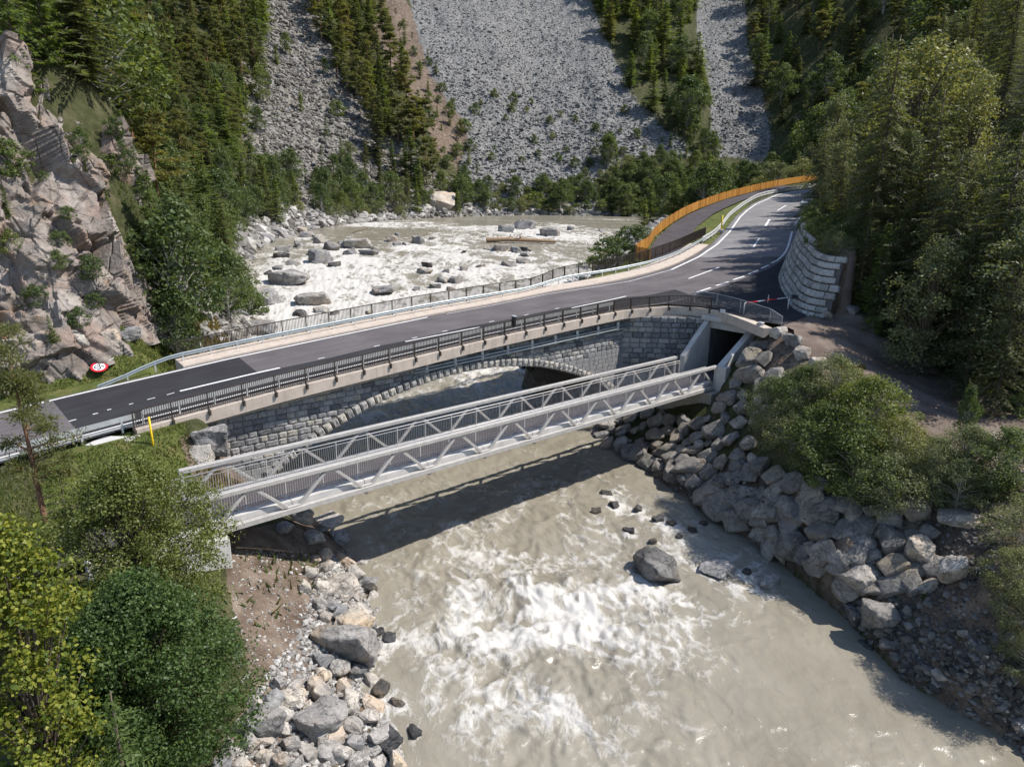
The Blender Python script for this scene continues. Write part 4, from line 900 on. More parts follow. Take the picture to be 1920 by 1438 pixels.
# car waiting at the bend
def make_car(loc, rz, label, paint):
    c = empty('car', tuple(loc), rz); tag(c, label, 'car', None)
    prof = [(-2.1, .35), (-2.12, .75), (-1.95, .95), (-1.2, 1.05), (-.55, 1.5), (.75, 1.52), (1.55, 1.1), (2.05, 1.0), (2.15, .7), (2.1, .35)]
    V = []; F = []; n = len(prof)
    for y, sc in ((-.86, .92), (-.88, 1), (.88, 1), (.86, .92)):
        for x, z in prof: V.append((x, y*(1 if z < 1.1 else .84), z))
    for r_ in range(3):
        for k in range(n): F.append((r_*n+k, r_*n+(k+1) % n, (r_+1)*n+(k+1) % n, (r_+1)*n+k))
    F += [tuple(range(n)), tuple(range(4*n-1, 3*n-1, -1))]
    body = MB().add(V, F).build('body', MATS[paint], c, bevel=.04)
    for nm, q in (('windscreen', [(-1.17, -.66, 1.09), (-1.17, .66, 1.09), (-.6, .64, 1.49), (-.6, -.64, 1.49)]), ('rear_window', [(1.5, -.64, 1.15), (.82, -.62, 1.5), (.82, .62, 1.5), (1.5, .64, 1.15)])):
        nrm = np.cross(np.array(q[1])-np.array(q[0]), np.array(q[3])-np.array(q[0])); nrm = nrm/np.linalg.norm(nrm); nrm = nrm if nrm[2] > 0 else -nrm
        MB().add([np.array(p)+nrm*.03 for p in q]+[np.array(p)-nrm*.05 for p in q], [(0, 1, 2, 3), (7, 6, 5, 4), (0, 4, 5, 1), (1, 5, 6, 2), (2, 6, 7, 3), (3, 7, 4, 0)]).build(nm, MATS['car_glass'], c)
    for sy in (-1, 1):
        m_ = MB(); m_.add([(x, sy*(.765 if z > 1.2 else .80), z) for x, z in ((-.95, 1.12), (-.5, 1.42), (.7, 1.44), (1.25, 1.14))]+[(x, sy*.6, z) for x, z in ((-.95, 1.12), (-.5, 1.42), (.7, 1.44), (1.25, 1.14))], [(0, 1, 2, 3), (7, 6, 5, 4), (0, 4, 5, 1), (1, 5, 6, 2), (2, 6, 7, 3), (3, 7, 4, 0)]); m_.build('side_window', MATS['car_glass'], c)
        for x in (-1.3, 1.35):
            m_ = MB(); m_.tube([(x, sy*.66, .33), (x, sy*.9, .33)], .33, 18); w_ = m_.build('wheel', MATS['tyre'], c); m_ = MB(); m_.tube([(x, sy*.88, .33), (x, sy*.91, .33)], .2, 14); m_.build('rim', MATS['galv'], w_)
        m_ = MB(); m_.bar((-2.14, sy*.62, .74), (-1.98, sy*.62, .78), .36, .16); m_.build('headlight', MATS['lamp_glass'], c, bevel=.03)
    m_ = MB(); m_.bar((-2.13, 0, .55), (-2.08, 0, .55), .9, .16); m_.build('grille', MATS['dark_steel'], c)
    return c
make_car(road_hit(1513, 389), R(58), 'pale silver car rounding the far bend under the trees', 'car_paint')
c2 = road_hit(1530, 372); make_car(c2, R(55), 'white car following behind the silver one at the bend', 'sign_white')
# ------------------------------------------------------------------ fast look-up of the built terrain
def gz(x, y):
    x = np.asarray(x, float); y = np.asarray(y, float)
    r = np.clip(np.interp(y, Yr, np.arange(NY)), 0, NY-1.001); tt = x/(y*.86+24); c_ = np.clip(np.interp(tt, Tt, np.arange(NX)), 0, NX-1.001)
    i = r.astype(int); j = c_.astype(int); a = r-i; b = c_-j
    return (GZ[i, j]*(1-a)*(1-b)+GZ[i+1, j]*a*(1-b)+GZ[i, j+1]*(1-a)*b+GZ[i+1, j+1]*a*b)
_YS = np.geomspace(11, 520, 900)
def hits(px, py, water=False, y0=0):
    px = np.atleast_1d(px).astype(float); py = np.atleast_1d(py).astype(float)
    d = AX_R[None]*((px-960)/FPX)[:, None]+AX_D[None]*((py-719)/FPX)[:, None]+AX_F[None]
    X = d[:, :1]/d[:, 1:2]*_YS[None]; Z = CZ+d[:, 2:3]/d[:, 1:2]*_YS[None]; Yg = np.repeat(_YS[None], len(px), 0)
    G = gz(X, Yg)
    if water: G = np.maximum(G, zwater(X, Yg))
    m = (Z < G) & (Yg > y0); k = np.where(m.any(1), m.argmax(1), len(_YS)-1)
    q = np.arange(len(px)); return np.stack([X[q, k], Yg[q, k], G[q, k]], 1)
def gnormal(x, y, e=.6):
    n = np.array([gz(x-e, y)-gz(x+e, y), gz(x, y-e)-gz(x, y+e), 2*e], float); return n/np.linalg.norm(n)

p_ = hits(186, 696)[0]; SIGN.location = at(186, 688, p_[2]+.34)
# ------------------------------------------------------------------ rocks
def rock_mesh(seed, n=20, blocky=.62, bevel=.05, fine=0, soft=0):
    rs = np.random.default_rng(seed); bm = bmesh.new(); ax = rs.uniform(.75, 1.1, 3)
    for _ in range(n):
        v = rs.normal(size=3); v /= np.linalg.norm(v); v = np.sign(v)*np.abs(v)**blocky; v *= .5/max(.6, np.max(np.abs(v)))*rs.uniform(.86, 1.05)*ax; bm.verts.new(v)
    res = bmesh.ops.convex_hull(bm, input=bm.verts); bmesh.ops.delete(bm, geom=[g for g in res['geom_interior'] if isinstance(g, bmesh.types.BMVert)], context='VERTS')
    bmesh.ops.dissolve_limit(bm, angle_limit=R(12), verts=bm.verts, edges=bm.edges)
    if bevel: bmesh.ops.bevel(bm, geom=list(bm.edges), offset=bevel, segments=1, affect='EDGES', clamp_overlap=True)
    bmesh.ops.triangulate(bm, faces=bm.faces)
    if fine:
        bmesh.ops.subdivide_edges(bm, edges=bm.edges, cuts=fine, use_grid_fill=True)
        for _ in range(soft): bmesh.ops.smooth_vert(bm, verts=bm.verts, factor=.5, use_axis_x=True, use_axis_y=True, use_axis_z=True)
        P = np.array([v.co for v in bm.verts]); d = fbm(P[:, 0]*4+seed, P[:, 1]*4, P[:, 2]*4, 3, seed)*.085+fbm(P[:, 0]*11, P[:, 1]*11+seed, P[:, 2]*11, 2, seed+5)*.02
        for v, k in zip(bm.verts, d): v.co *= 1+float(k)*2
    me = bpy.data.meshes.new('rock'); bm.to_mesh(me); bm.free(); me.materials.append(MATS['boulder']); return me
ROCKS = [rock_mesh(100+k, 18+k % 3*4, .55+.08*(k % 4), .045) for k in range(14)]
CRAGS = [rock_mesh(260+k, 16, .5, .03, 5) for k in range(4)]
BIGROCKS = [rock_mesh(200+k, 22, .7, .08, 4, 2) for k in range(6)]
ROUND = [rock_mesh(230+k, 24, .72, .09, 2, 2) for k in range(12)]
for m_ in BIGROCKS+ROUND: m_.polygons.foreach_set('use_smooth', [True]*len(m_.polygons))
def rock(name, loc, size, mat, label, cat='boulder', group=None, big=False, up=None, rz=None, k=None):
    ms = CRAGS if big == 'crag' else BIGROCKS if big else ROUND if name == 'bank_boulder' or name == 'river_boulder' else ROCKS; k = int(RNG.integers(len(ms))) if k is None else k
    o = bpy.data.objects.new(name, ms[k]); COL.objects.link(o); o.material_slots[0].link = 'OBJECT'; o.material_slots[0].material = MATS[mat]
    q = Vector(up if up is not None else (0, 0, 1)).to_track_quat('Z', 'Y').to_matrix() @ Matrix.Rotation(RNG.uniform(0, 6.28) if rz is None else rz, 3, 'Z')
    q = q @ Matrix.Rotation(RNG.normal(0, .15), 3, 'X')
    o.rotation_euler = q.to_euler(); o.location = loc; o.scale = size; tag(o, label, cat, group); return o
def throw(poly, n_try, rad, keep=None):
    """dart throwing in the photograph's frame; rad(px, py) is the least distance"""
    P = np.array(poly, float); lo = P.min(0); hi = P.max(0); out = np.zeros((0, 3))
    q = RNG.uniform(lo, hi, (n_try, 2)); q = q[inpoly(q[:, 0], q[:, 1], poly)]
    acc = []
    for x, y in q:
        r_ = rad(x, y)*RNG.uniform(.75, 1.3)
        if acc:
            A = np.array(acc)
            if np.any(np.hypot(A[:, 0]-x, (A[:, 1]-y)*1.15) < (A[:, 2]+r_)*.5): continue
        acc.append((x, y, r_))
    return np.array(acc)
def stone_field(name, poly, n_try, rad, mat, label, group, fill=1.15, flat=(.75, 1.1), sink=.2, water=False, mats=None, y0=0):
    A = throw(poly, n_try, rad); H = hits(A[:, 0], A[:, 1], water, y0); cnt = 0
    for (x, y, r_), p in zip(A, H):
        dep = p[1]*math.cos(PITCH)+(CZ-p[2])*math.sin(PITCH); m = r_*dep/FPX*fill
        n_ = gnormal(p[0], p[1]); m_ = mat if mats is None else mats[int(RNG.integers(len(mats)))]
        rock(name, p+n_*m*(.5-sink)*.8, (m*RNG.uniform(.85, 1.35), m*RNG.uniform(.8, 1.15), m*RNG.uniform(*flat)), m_, label, 'boulder', group, up=n_+np.array([0, 0, .25])); cnt += 1
    return cnt
c1 = stone_field('riprap_stone', [(1130, 800), (1245, 772), (1335, 790), (1375, 725), (1408, 668), (1424, 650), (1468, 715), (1470, 760), (1400, 800), (1430, 880), (1330, 930), (1250, 900), (1190, 850)], 9000, lambda x, y: 19 if y < 870 and x < 1330 else 25, 'riprap', 'rough grey stone piled in the riprap around the footbridge abutment', 'riprap stones around the abutment', 1.45, (.5, .75), .3)
c2_ = stone_field('riprap_stone', [(1235, 890), (1420, 875), (1500, 890), (1600, 965), (1720, 960), (1765, 1060), (1740, 1110), (1640, 1120), (1560, 1100), (1480, 1065), (1350, 965)], 9000, lambda x, y: 31, 'riprap', 'angular grey stone set in the steep riprap wall below the bushes', 'riprap stones below the bushes', 1.5, (.45, .65), .32)
c3 = stone_field('bank_boulder', [(640, 1040), (680, 1060), (705, 1150), (690, 1235), (700, 1300), (725, 1370), (745, 1438), (620, 1438), (590, 1300), (600, 1160), (560, 1090), (590, 1050)], 9000, lambda x, y: 24+ (y-1000)*.03, 'pale_boulder', 'pale boulder heaped along the sunny gravel bank below the alder', 'boulders on the sunny bank', 1.2, (.6, .95), .25, mats=['pale_boulder', 'pale_boulder', 'boulder'])
c4 = stone_field('bank_boulder', [(590, 1270), (620, 1438), (400, 1460), (420, 1400), (470, 1320), (520, 1270)], 5000, lambda x, y: 33, 'pale_boulder', 'cream boulder in the pile beside the foreground alder tree', 'boulders beside the alder', 1.2, (.6, .95), .25, mats=['pale_boulder', 'pale_boulder', 'boulder'])
c5 = stone_field('shore_boulder', [(425, 470), (480, 462), (545, 436), (600, 420), (600, 430), (520, 452), (462, 500), (455, 545), (490, 585), (500, 605), (455, 625), (440, 560)], 4000, lambda x, y: 16, 'boulder', 'grey boulder on the upstream shore under the leafy trees', 'boulders on the upstream shore', 1.25, (.6, .9), .2, y0=62)
c6 = stone_field('slope_boulder', [(1060, 800), (1150, 795), (1210, 850), (1180, 862), (1110, 835)], 800, lambda x, y: 26, 'boulder', 'broken rock at the water edge under the footbridge', 'rocks under the footbridge', 1.2, (.5, .8), .2)
print('stones', c1, c2_, c3, c4, c5, c6)
RIVER_ROCKS = []
def river_rock(px, py, wpx, hr=.6, mat='boulder', label=None, big=False, asp=1.0, group=None, name='river_boulder', lift=.12, k=None):
    p = hits(px, py, True)[0]; dep = p[1]*math.cos(PITCH)+(CZ-p[2])*math.sin(PITCH); w = wpx*dep/FPX
    RIVER_ROCKS.append((p[0], p[1], w))
    rock(name, p+np.array([0, w*.2, w*hr*lift]), (w*1.05, w*asp, w*hr), mat, label or 'grey boulder breaking the white water above the road bridge', 'boulder', group or (None if label else 'boulders in the upstream rapids'), big, k=k)
river_rock(1232, 1085, 98, .66, 'damp_rock', 'large dark wet boulder standing alone in the lower river', True, .8, k=3, lift=.2)
river_rock(1350, 1076, 80, .25, 'boulder', 'low pinkish slab awash in the shallows below the riprap', True, .8)
river_rock(1445, 1098, 44, .4, 'pale_boulder', 'pale rounded stone awash beside the pinkish slab')
river_rock(1418, 1063, 20, .6, 'pale_boulder', 'small white stone poking out of the shallows')
river_rock(1400, 1078, 18, .6, 'wet_rock', 'small black stone between white stones in the shallows')
for q in ((1137, 929, 22), (1118, 965, 20), (1197, 957, 22), (1152, 950, 22), (1235, 978, 20), (1260, 985, 18), (1180, 1002, 20), (1225, 1020, 16), (1300, 1000, 20), (1320, 985, 16), (1275, 1010, 15)):
    river_rock(*q, .7, 'wet_rock', 'small dark wet stone in the shallow run below the footbridge', group='wet stones below the footbridge')
for q, l in (((540, 534, 72), 'big two-toned boulder beside the left shore of the rapids'), ((582, 572, 56), 'oblong tilted boulder below the big one in the rapids'), ((718, 552, 46), 'dark rounded boulder alone in the white water'), ((668, 466, 46), 'brown boulder with driftwood stranded on top'), ((480, 570, 80), 'broad pinkish boulder on the shore below the trees'), ((483, 625, 60), 'cracked pinkish boulder by the railing end')):
    river_rock(*q, .62 if q[2] < 70 else .55, 'boulder', l, True)
for q in ((600, 492, 36), (625, 500, 22), (588, 478, 22), (640, 462, 26), (620, 468, 24), (600, 455, 24), (560, 462, 24), (530, 470, 26), (525, 482, 22), (548, 497, 20), (700, 472, 20), (735, 452, 24), (762, 458, 14), (785, 455, 22), (810, 447, 12), (870, 474, 10), (900, 500, 16), (870, 505, 14), (835, 512, 14), (830, 528, 22), (855, 530, 20), (795, 512, 22), (800, 500, 16), (815, 540, 18), (845, 543, 14), (985, 428, 30), (948, 434, 22), (1032, 440, 28), (940, 470, 24), (965, 473, 20), (985, 470, 18), (920, 468, 20), (985, 480, 18), (955, 497, 22), (980, 492, 20), (600, 585, 22), (470, 520, 22), (500, 512, 16), (520, 505, 16), (560, 590, 24), (745, 460, 12), (655, 476, 24), (690, 477, 26), (1070, 430, 14), (1130, 433, 12), (705, 415, 16), (575, 444, 22), (595, 448, 18), (625, 590, 16), (692, 588, 14), (780, 545, 14), (745, 440, 12)):
    river_rock(q[0], q[1]+2, q[2]*1.3, RNG.uniform(.55, .85), 'boulder' if RNG.random() > .3 else 'wet_rock', asp=RNG.uniform(.7, 1))
for q, l in (((978, 662, 30), 'dark boulder in the shade just beyond the arch'), ((1010, 700, 56), 'black wet boulder in the shade under the arch'), ((985, 636+55, 20), 'grey stone in the white water seen through the arch'), ((1062, 700, 46), 'long dark slab leaning on the shaded arch pier')):
    river_rock(*q, .6, 'wet_rock', l, True)
# boulders lining the gravel track and single big rocks on the lower right bank
def bank_rock(px, py, wpx, hr, mat, label, big=True, asp=.85, k=None, lift=.3, y0=0, rz=None):
    p = hits(px, py, False, y0)[0]; dep = p[1]*math.cos(PITCH)+(CZ-p[2])*math.sin(PITCH); w = wpx*dep/FPX
    return rock('boulder', p+np.array([0, w*.25, w*hr*lift]), (w*1.05, w*asp, w*hr), mat, label, 'boulder', None, big, k=k, rz=rz)
bank_rock(1460, 634, 32, .85, 'pale_boulder', 'pointed pale boulder at the end of the concrete beam'); bank_rock(1488, 652, 32, .8, 'pale_boulder', 'tilted pale boulder second from the concrete beam along the track')
bank_rock(1506, 672, 30, .95, 'pale_boulder', 'upright bluish boulder leaning on its neighbour by the track'); bank_rock(1536, 694, 38, .7, 'pale_boulder', 'creamy boulder at the track edge beside the bushes')
for q, l in (((1615, 1130, 84, .9, 'pale_boulder'), 'large split cream boulder at the water edge'), ((1655, 1190, 70, .85, 'riprap'), 'brown block below the split cream boulder'), ((1602, 1172, 46, .6, 'riprap'), 'flat-topped brown stone awash beside the split boulder'), ((1728, 1060, 66, .9, 'pale_boulder'), 'squarish white boulder on the dark bank'), ((1795, 1095, 64, .9, 'pale_boulder'), 'tall pale slab leaning on the dark bank under the bush'), ((1805, 990, 86, .4, 'pale_boulder'), 'flat pale slab lying on top of the dark bank'),
             ((1628, 1222, 34, .5, 'wet_rock'), 'dark long stone just off the bank'), ((1667, 1224, 36, .6, 'riprap'), 'small angular pale stone at the foot of the bank'), ((1766, 1290, 36, .6, 'boulder'), 'grey stone in the water off the shady bank')):
    bank_rock(*q, l)
for q, l in (((485, 1390, 90, .75, 'boulder'), 'rounded grey boulder under the alder branches'), ((545, 1330, 56, .6, 'pale_boulder'), 'ochre stained boulder on the sunny pile'), ((645, 1245, 110, .7, 'pale_boulder'), 'big smooth cream boulder at the water edge'), ((660, 1200, 70, .8, 'pale_boulder'), 'slanting grey slab above the big cream boulder'), ((640, 1120, 70, .6, 'pale_boulder'), 'long pale slab at the top of the gravel bank'), ((600, 1385, 100, .6, 'pale_boulder'), 'broad cream boulder at the bottom of the pile'), ((722, 1405, 56, .6, 'wet_rock'), 'dark wet wedge of rock at the water edge'), ((690, 1120, 34, .8, 'wet_rock'), 'ochre and black stone at the tip of the bank')):
    bank_rock(*q, l)
for q in ((775, 1380, 30), (715, 1300, 36), (745, 1322, 30), (708, 1195, 30), (730, 1200, 26), (695, 1230, 34)): river_rock(*q, .55, 'wet_rock', 'dark wet stone just off the sunny gravel bank', group='wet stones off the sunny bank')
for q in ((560, 985, 56, .6, 'boulder'), (612, 998, 60, .6, 'pale_boulder'), (585, 1022, 44, .6, 'boulder'), (636, 1020, 40, .6, 'boulder'), (530, 1000, 34, .6, 'boulder'), (655, 975, 36, .5, 'boulder'), (545, 960, 40, .6, 'pale_boulder')): bank_rock(*q, 'boulder in the shade under the wooded end of the footbridge')['group'] = 'boulders under the footbridge end'
for q, l in (((1535, 575, 30, .8, 'riprap'), 'brown boulder at the broken end of the retaining wall'), ((1560, 545, 34, .9, 'boulder'), 'grey rock in the gully beside the retaining wall'), ((1552, 600, 30, .7, 'riprap'), 'low rock where the gully meets the gravel track'), ((1600, 590, 26, .7, 'boulder'), 'small pale rock at the shady foot of the slope')): bank_rock(*q, l)
rp = bank_rock(388, 852, 58, 1.15, 'pale_boulder', 'pale rock outcrop under the end of the concrete edge beam', asp=1.0, k=2, big='crag', rz=.4)
bank_rock(372, 872, 46, .8, 'pale_boulder', 'lower step of the pale outcrop beside the footbridge', asp=1.0, k=1, big='crag')
bank_rock(825, 395, 64, .62, 'pale_boulder', 'house-sized pale boulder on the far shore below the rib of trees', y0=150)
bank_rock(925, 388, 20, .9, 'boulder', 'upright grey boulder on the far shore below the scree', y0=150)
bank_rock(905, 398, 26, .7, 'boulder', 'leaning boulder beside the upright one on the far shore', y0=150)
# white collars and wakes round the rocks that break the surface
_rp = rapid.ravel().copy(); _x = WX.ravel(); _y = WYg.ravel()
for (rx_, ry_, w_) in RIVER_ROCKS:
    m_ = (np.abs(_x-rx_) < 4*w_) & (np.abs(_y-ry_) < 5*w_); dx_ = (_x[m_]-rx_)/w_; dy_ = (_y[m_]-ry_)/w_
    _rp[m_] += .4*np.exp(-(dx_**2+dy_**2)/.8)+.3*np.exp(-((dx_-.3)**2/.5+(dy_+1.3)**2/1.6))
wm.attributes['rapid'].data.foreach_set('value', np.clip(_rp, 0, 1.5).astype(np.float32))
# driftwood log
a, b = hits(912, 455, True)[0], hits(1042, 458, True)[0]; lg = empty('driftwood_log', tuple(a)); tag(lg, 'long brown driftwood log stranded across the rapids', 'log')
mb = MB(); mb.tube([a+Z3*.6, a*.7+b*.3+Z3*.85, a*.3+b*.7+Z3*.75, b+Z3*.6], .55, 9, .35); kid(mb.build('trunk', MATS['dead_wood']), lg)
for k in range(7):
    p = a+(b-a)*RNG.uniform(.1, .6)+Z3*.8; mb = MB(); mb.tube([p, p+np.array([RNG.normal(0, 1), RNG.normal(0, .5), RNG.uniform(.6, 1.5)])], .16, 5, .05); kid(mb.build('branch_stub', MATS['dead_wood']), lg)
def stick(p, q, r_, label):
    root = empty('driftwood_stick', tuple(p)); tag(root, label, 'driftwood'); mb = MB(); mb.tube([p, (p+q)/2+Z3*.06, q], r_, 6, r_*.5); kid(mb.build('stem', MATS['dead_wood']), root); mb = MB(); mb.tube([(p+q)/2, (p+q)/2+np.array([.3, .2, .25])], r_*.5, 5, r_*.2); kid(mb.build('twig', MATS['dead_wood']), root)
s1 = hits(442, 1031)[0]; s2 = hits(550, 1040)[0]; stick(s1+Z3*.12, s2+Z3*.12, .05, 'bleached stick lying under the footbridge end')
s1 = hits(668, 459, True)[0]; stick(s1+np.array([-1, .5, 2.4]), s1+np.array([2.6, .8, 3.4]), .16, 'orange driftwood stick on the brown boulder')

# ------------------------------------------------------------------ loose stones nobody could count
def ico():
    f = (1+5**.5)/2; V = np.array([(-1, f, 0), (1, f, 0), (-1, -f, 0), (1, -f, 0), (0, -1, f), (0, 1, f), (0, -1, -f), (0, 1, -f), (f, 0, -1), (f, 0, 1), (-f, 0, -1), (-f, 0, 1)], float)
    F = np.array([(0, 11, 5), (0, 5, 1), (0, 1, 7), (0, 7, 10), (0, 10, 11), (1, 5, 9), (5, 11, 4), (11, 10, 2), (10, 7, 6), (7, 1, 8), (3, 9, 4), (3, 4, 2), (3, 2, 6), (3, 6, 8), (3, 8, 9), (4, 9, 5), (2, 4, 11), (6, 2, 10), (8, 6, 7), (9, 8, 1)])
    return V/np.linalg.norm(V[0])*.5, F
def scatter_stones(name, P, size, mat, label, flat=.7):
    V0, F0_ = ico(); n = len(P); rs = RNG
    V = np.repeat(V0[None], n, 0)*(1+rs.uniform(-.32, .32, (n, 12, 1)))
    sc_ = size[:, None]*np.stack([rs.uniform(.8, 1.5, n), rs.uniform(.75, 1.15, n), rs.uniform(.5, 1., n)*flat/.7], 1); V = V*sc_[:, None, :]
    a = rs.uniform(0, 6.28, n); b = rs.normal(0, .5, n); ca, sa_, cb, sb = np.cos(a), np.sin(a), np.cos(b), np.sin(b)
    x = V[..., 0]; y = V[..., 1]*cb[:, None]-V[..., 2]*sb[:, None]; z = V[..., 1]*sb[:, None]+V[..., 2]*cb[:, None]
    V = np.stack([x*ca[:, None]-y*sa_[:, None], x*sa_[:, None]+y*ca[:, None], z], -1)+P[:, None, :]
    F = (F0_[None]+(np.arange(n)*12)[:, None, None]).reshape(-1, 3)
    me = fast_mesh(name, V.reshape(-1, 3), F, MATS[mat], False); o = link(name, me); tag(o, label, 'stones', kind='stuff'); return o
def in_cover(mask, n, lo=None):
    q = idx[:-1, :-1].ravel(); m = mask[q] & ~NOSTONE[q]; q = q[m]; A = GP[q]; B = GP[q+1]; C = GP[q+NX]
    ar = np.linalg.norm(np.cross(B-A, C-A), axis=1); 
    w = ar/ar.sum(); k = RNG.choice(len(q), n, p=w); u, v = RNG.random((2, n, 1)); return A[k]+(B[k]-A[k])*u+(C[k]-A[k])*v
_s, _n = sn(GP[:, 0], GP[:, 1]); NOSTONE = inpoly(GP[:, 0], GP[:, 1], ROADLAND) | inpoly(GP[:, 0], GP[:, 1], LEFTROAD) | ((_s > -13) & (_s < 34) & (_n > -2.5) & (_n < 14.5))
def island_stone_mat(name, lo, mid, hi):
    t = NT(name); g = t.n.new('ShaderNodeNewGeometry'); co = g.outputs['Position']; c = t.ramp(g.outputs['Random Per Island'], [(0, lo), (.5, mid), (1, hi)]); big = t.ramp(t.noise(t.mapping(co, (.16, .03, .03)), 1.0, 5, .6), [(.3, (.72, .70, .67)), (.5, (1, 1, 1)), (.7, (1.12, 1.12, 1.13))]); c = t.mix(1, c, big, 'MULTIPLY'); c = t.mix(.8, c, t.ramp(t.noise(co, 9, 5, .7), [(.3, .6), (.7, 1.25)]), 'MULTIPLY'); t.bump(t.noise(co, 6, 5, .7), .6, .1)
    t.fin(c, .9, .2); return name
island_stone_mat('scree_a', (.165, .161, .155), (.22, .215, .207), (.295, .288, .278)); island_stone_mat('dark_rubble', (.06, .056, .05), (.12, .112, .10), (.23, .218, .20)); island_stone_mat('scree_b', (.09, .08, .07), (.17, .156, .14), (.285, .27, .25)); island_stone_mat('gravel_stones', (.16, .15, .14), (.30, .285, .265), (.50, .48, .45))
vis = (gpy > -80) & (gpx > -150) & (gpx < 2070)
P = in_cover((colr[:, 0] > .2) & vis & (vnoise(GP[:, 0]*.11, GP[:, 1]*.06, 0, 91)*.3+colr[:, 0] > .5), 35000); lowf = np.clip(1-(P[:, 2]-13)/120, 0, 1)
scatter_stones('scree_stones', P+np.array([0, 0, .1]), np.clip(RNG.lognormal(-.5, .5, len(P))*(.62+.95*lowf**2), .1, 2.6), 'scree_a', 'pale grey scree of broken stones covering the mountainside', .42)
P = in_cover((colr[:, 1] > .45) & vis & (GP[:, 1] > 120), 14000); scatter_stones('old_scree_stones', P+np.array([0, 0, .1]), np.clip(RNG.lognormal(-.15, .5, len(P))*1.05, .15, 2.4), 'scree_b', 'darker lichened scree between the forest and the wooded rib')
P = in_cover((sdG > -7) & (sdG < .3) & (GP[:, 1] > 120), 3600); scatter_stones('shore_stones', P+np.array([0, 0, .15]), np.clip(RNG.lognormal(.1, .5, len(P))*1.3, .2, 3.2), 'gravel_stones', 'tumbled grey stones along the upstream shores')
P = in_cover((sdG > -6) & (sdG < .4) & (GP[:, 1] > 58) & (GP[:, 1] < 120), 1500); scatter_stones('shore_stones', P+np.array([0, 0, .1]), np.clip(RNG.lognormal(-.3, .5, len(P)), .1, 1.1), 'gravel_stones', 'grey stones along the shore just above the road bridge')
LB = inpoly(gpx, gpy, [(600, 1040), (650, 1040), (720, 1180), (760, 1460), (400, 1460), (490, 1270), (560, 1180)]) & (GP[:, 1] < 45)
P = in_cover(LB, 4200); d_ = np.clip(river_sd(P[:, 0], P[:, 1])+9, .5, 9)/9; scatter_stones('bank_gravel', P+np.array([0, 0, .02]), np.clip(RNG.lognormal(-2.2, .75, len(P))*(.5+1.2*d_), .03, .3), 'gravel_stones', 'small pale stones and gravel on the sunny bank')
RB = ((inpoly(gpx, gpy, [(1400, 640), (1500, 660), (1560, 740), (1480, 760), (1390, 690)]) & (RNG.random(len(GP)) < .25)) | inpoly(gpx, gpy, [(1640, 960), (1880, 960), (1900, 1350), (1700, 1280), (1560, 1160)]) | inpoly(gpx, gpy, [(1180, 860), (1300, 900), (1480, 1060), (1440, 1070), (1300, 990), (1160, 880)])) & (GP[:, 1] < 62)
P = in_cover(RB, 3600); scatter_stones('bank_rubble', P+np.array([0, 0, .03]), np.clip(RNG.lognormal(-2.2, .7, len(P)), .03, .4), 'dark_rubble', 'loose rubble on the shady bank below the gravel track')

m_ = inpoly(gpx, gpy, [(430, 1030), (640, 1030), (620, 1130), (520, 1280), (430, 1300)]) & (GP[:, 1] < 45)
P = in_cover(m_, 1500); scatter_stones('soil_pebbles', P+np.array([0, 0, .01]), np.clip(RNG.lognormal(-2.9, .6, len(P)), .02, .2), 'gravel_stones', 'scattered pebbles on the bare brown soil by the footbridge')
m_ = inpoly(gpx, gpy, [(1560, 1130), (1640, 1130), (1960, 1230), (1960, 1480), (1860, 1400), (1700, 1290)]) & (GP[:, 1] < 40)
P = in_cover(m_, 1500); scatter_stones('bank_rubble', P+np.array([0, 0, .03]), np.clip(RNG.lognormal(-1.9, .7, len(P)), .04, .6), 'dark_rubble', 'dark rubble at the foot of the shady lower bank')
# ------------------------------------------------------------------ cliff beside the road
FT = [at(-160, 735, 8.2), at(-60, 722, 8.3), at(40, 708, 8.5), at(130, 690, 8.8), at(215, 662, 9.1), at(258, 640, 9.0), np.array([-31.0, 60.5, 8.2]), np.array([-33.5, 68, 7.2]), np.array([-37, 78, 7])]
TP = [atY(-200, 120, 53), atY(-80, 120, 55), atY(15, 130, 57.5), atY(72, 185, 59.5), atY(175, 255, 63), atY(235, 340, 66), atY(262, 450, 69), np.array([-40, 75, 17]), np.array([-43, 82, 14])]
NU, NVV = 330, 230
ft = smooth_path(FT, NU); tp_ = smooth_path(TP, NU); vv = np.linspace(-.04, 1.06, NVV)
bul = np.sin(np.clip(vv, 0, 1)*math.pi)
CP3 = ft[:, None, :]*(1-vv[None, :, None])+tp_[:, None, :]*vv[None, :, None]
du = np.gradient(CP3, axis=0); dv = np.gradient(CP3, axis=1); nr = np.cross(du, dv); nr /= np.linalg.norm(nr, axis=2, keepdims=True)
nr = np.where(nr[..., 1:2] > 0, -nr, nr)
Q = CP3.reshape(-1, 3)
def facets(Q, n, amp, tilt, seed, stretch=(1, 1, 1)):
    rs = np.random.default_rng(seed); Qs = Q*np.array(stretch); sd_ = Qs[rs.integers(0, len(Qs), n)]+rs.normal(0, .3, (n, 3)); best = np.full(len(Q), 1e9); wi = np.zeros(len(Q), int)
    for c_ in range(0, n):
        d_ = ((Qs-sd_[c_])**2).sum(1); m = d_ < best; best[m] = d_[m]; wi[m] = c_
    g = rs.normal(0, tilt, (n, 3)); a = rs.normal(0, amp, n); return a[wi]+((Qs-sd_[wi])*g[wi]).sum(1)
rot = np.array([[.8, -.35, .48], [.2, .92, .3], [-.56, -.15, .81]]); Qr = Q @ rot.T
off = facets(Qr, 46, .8, .24, 5, (1, 1, .75))+facets(Qr, 240, .22, .24, 6, (1.2, 1, .7))+facets(Qr, 1300, .07, .22, 8, (1.2, 1, .8))+fbm(Q[:, 0]*.8, Q[:, 1]*.8, Q[:, 2]*.8, 3, 4)*.12
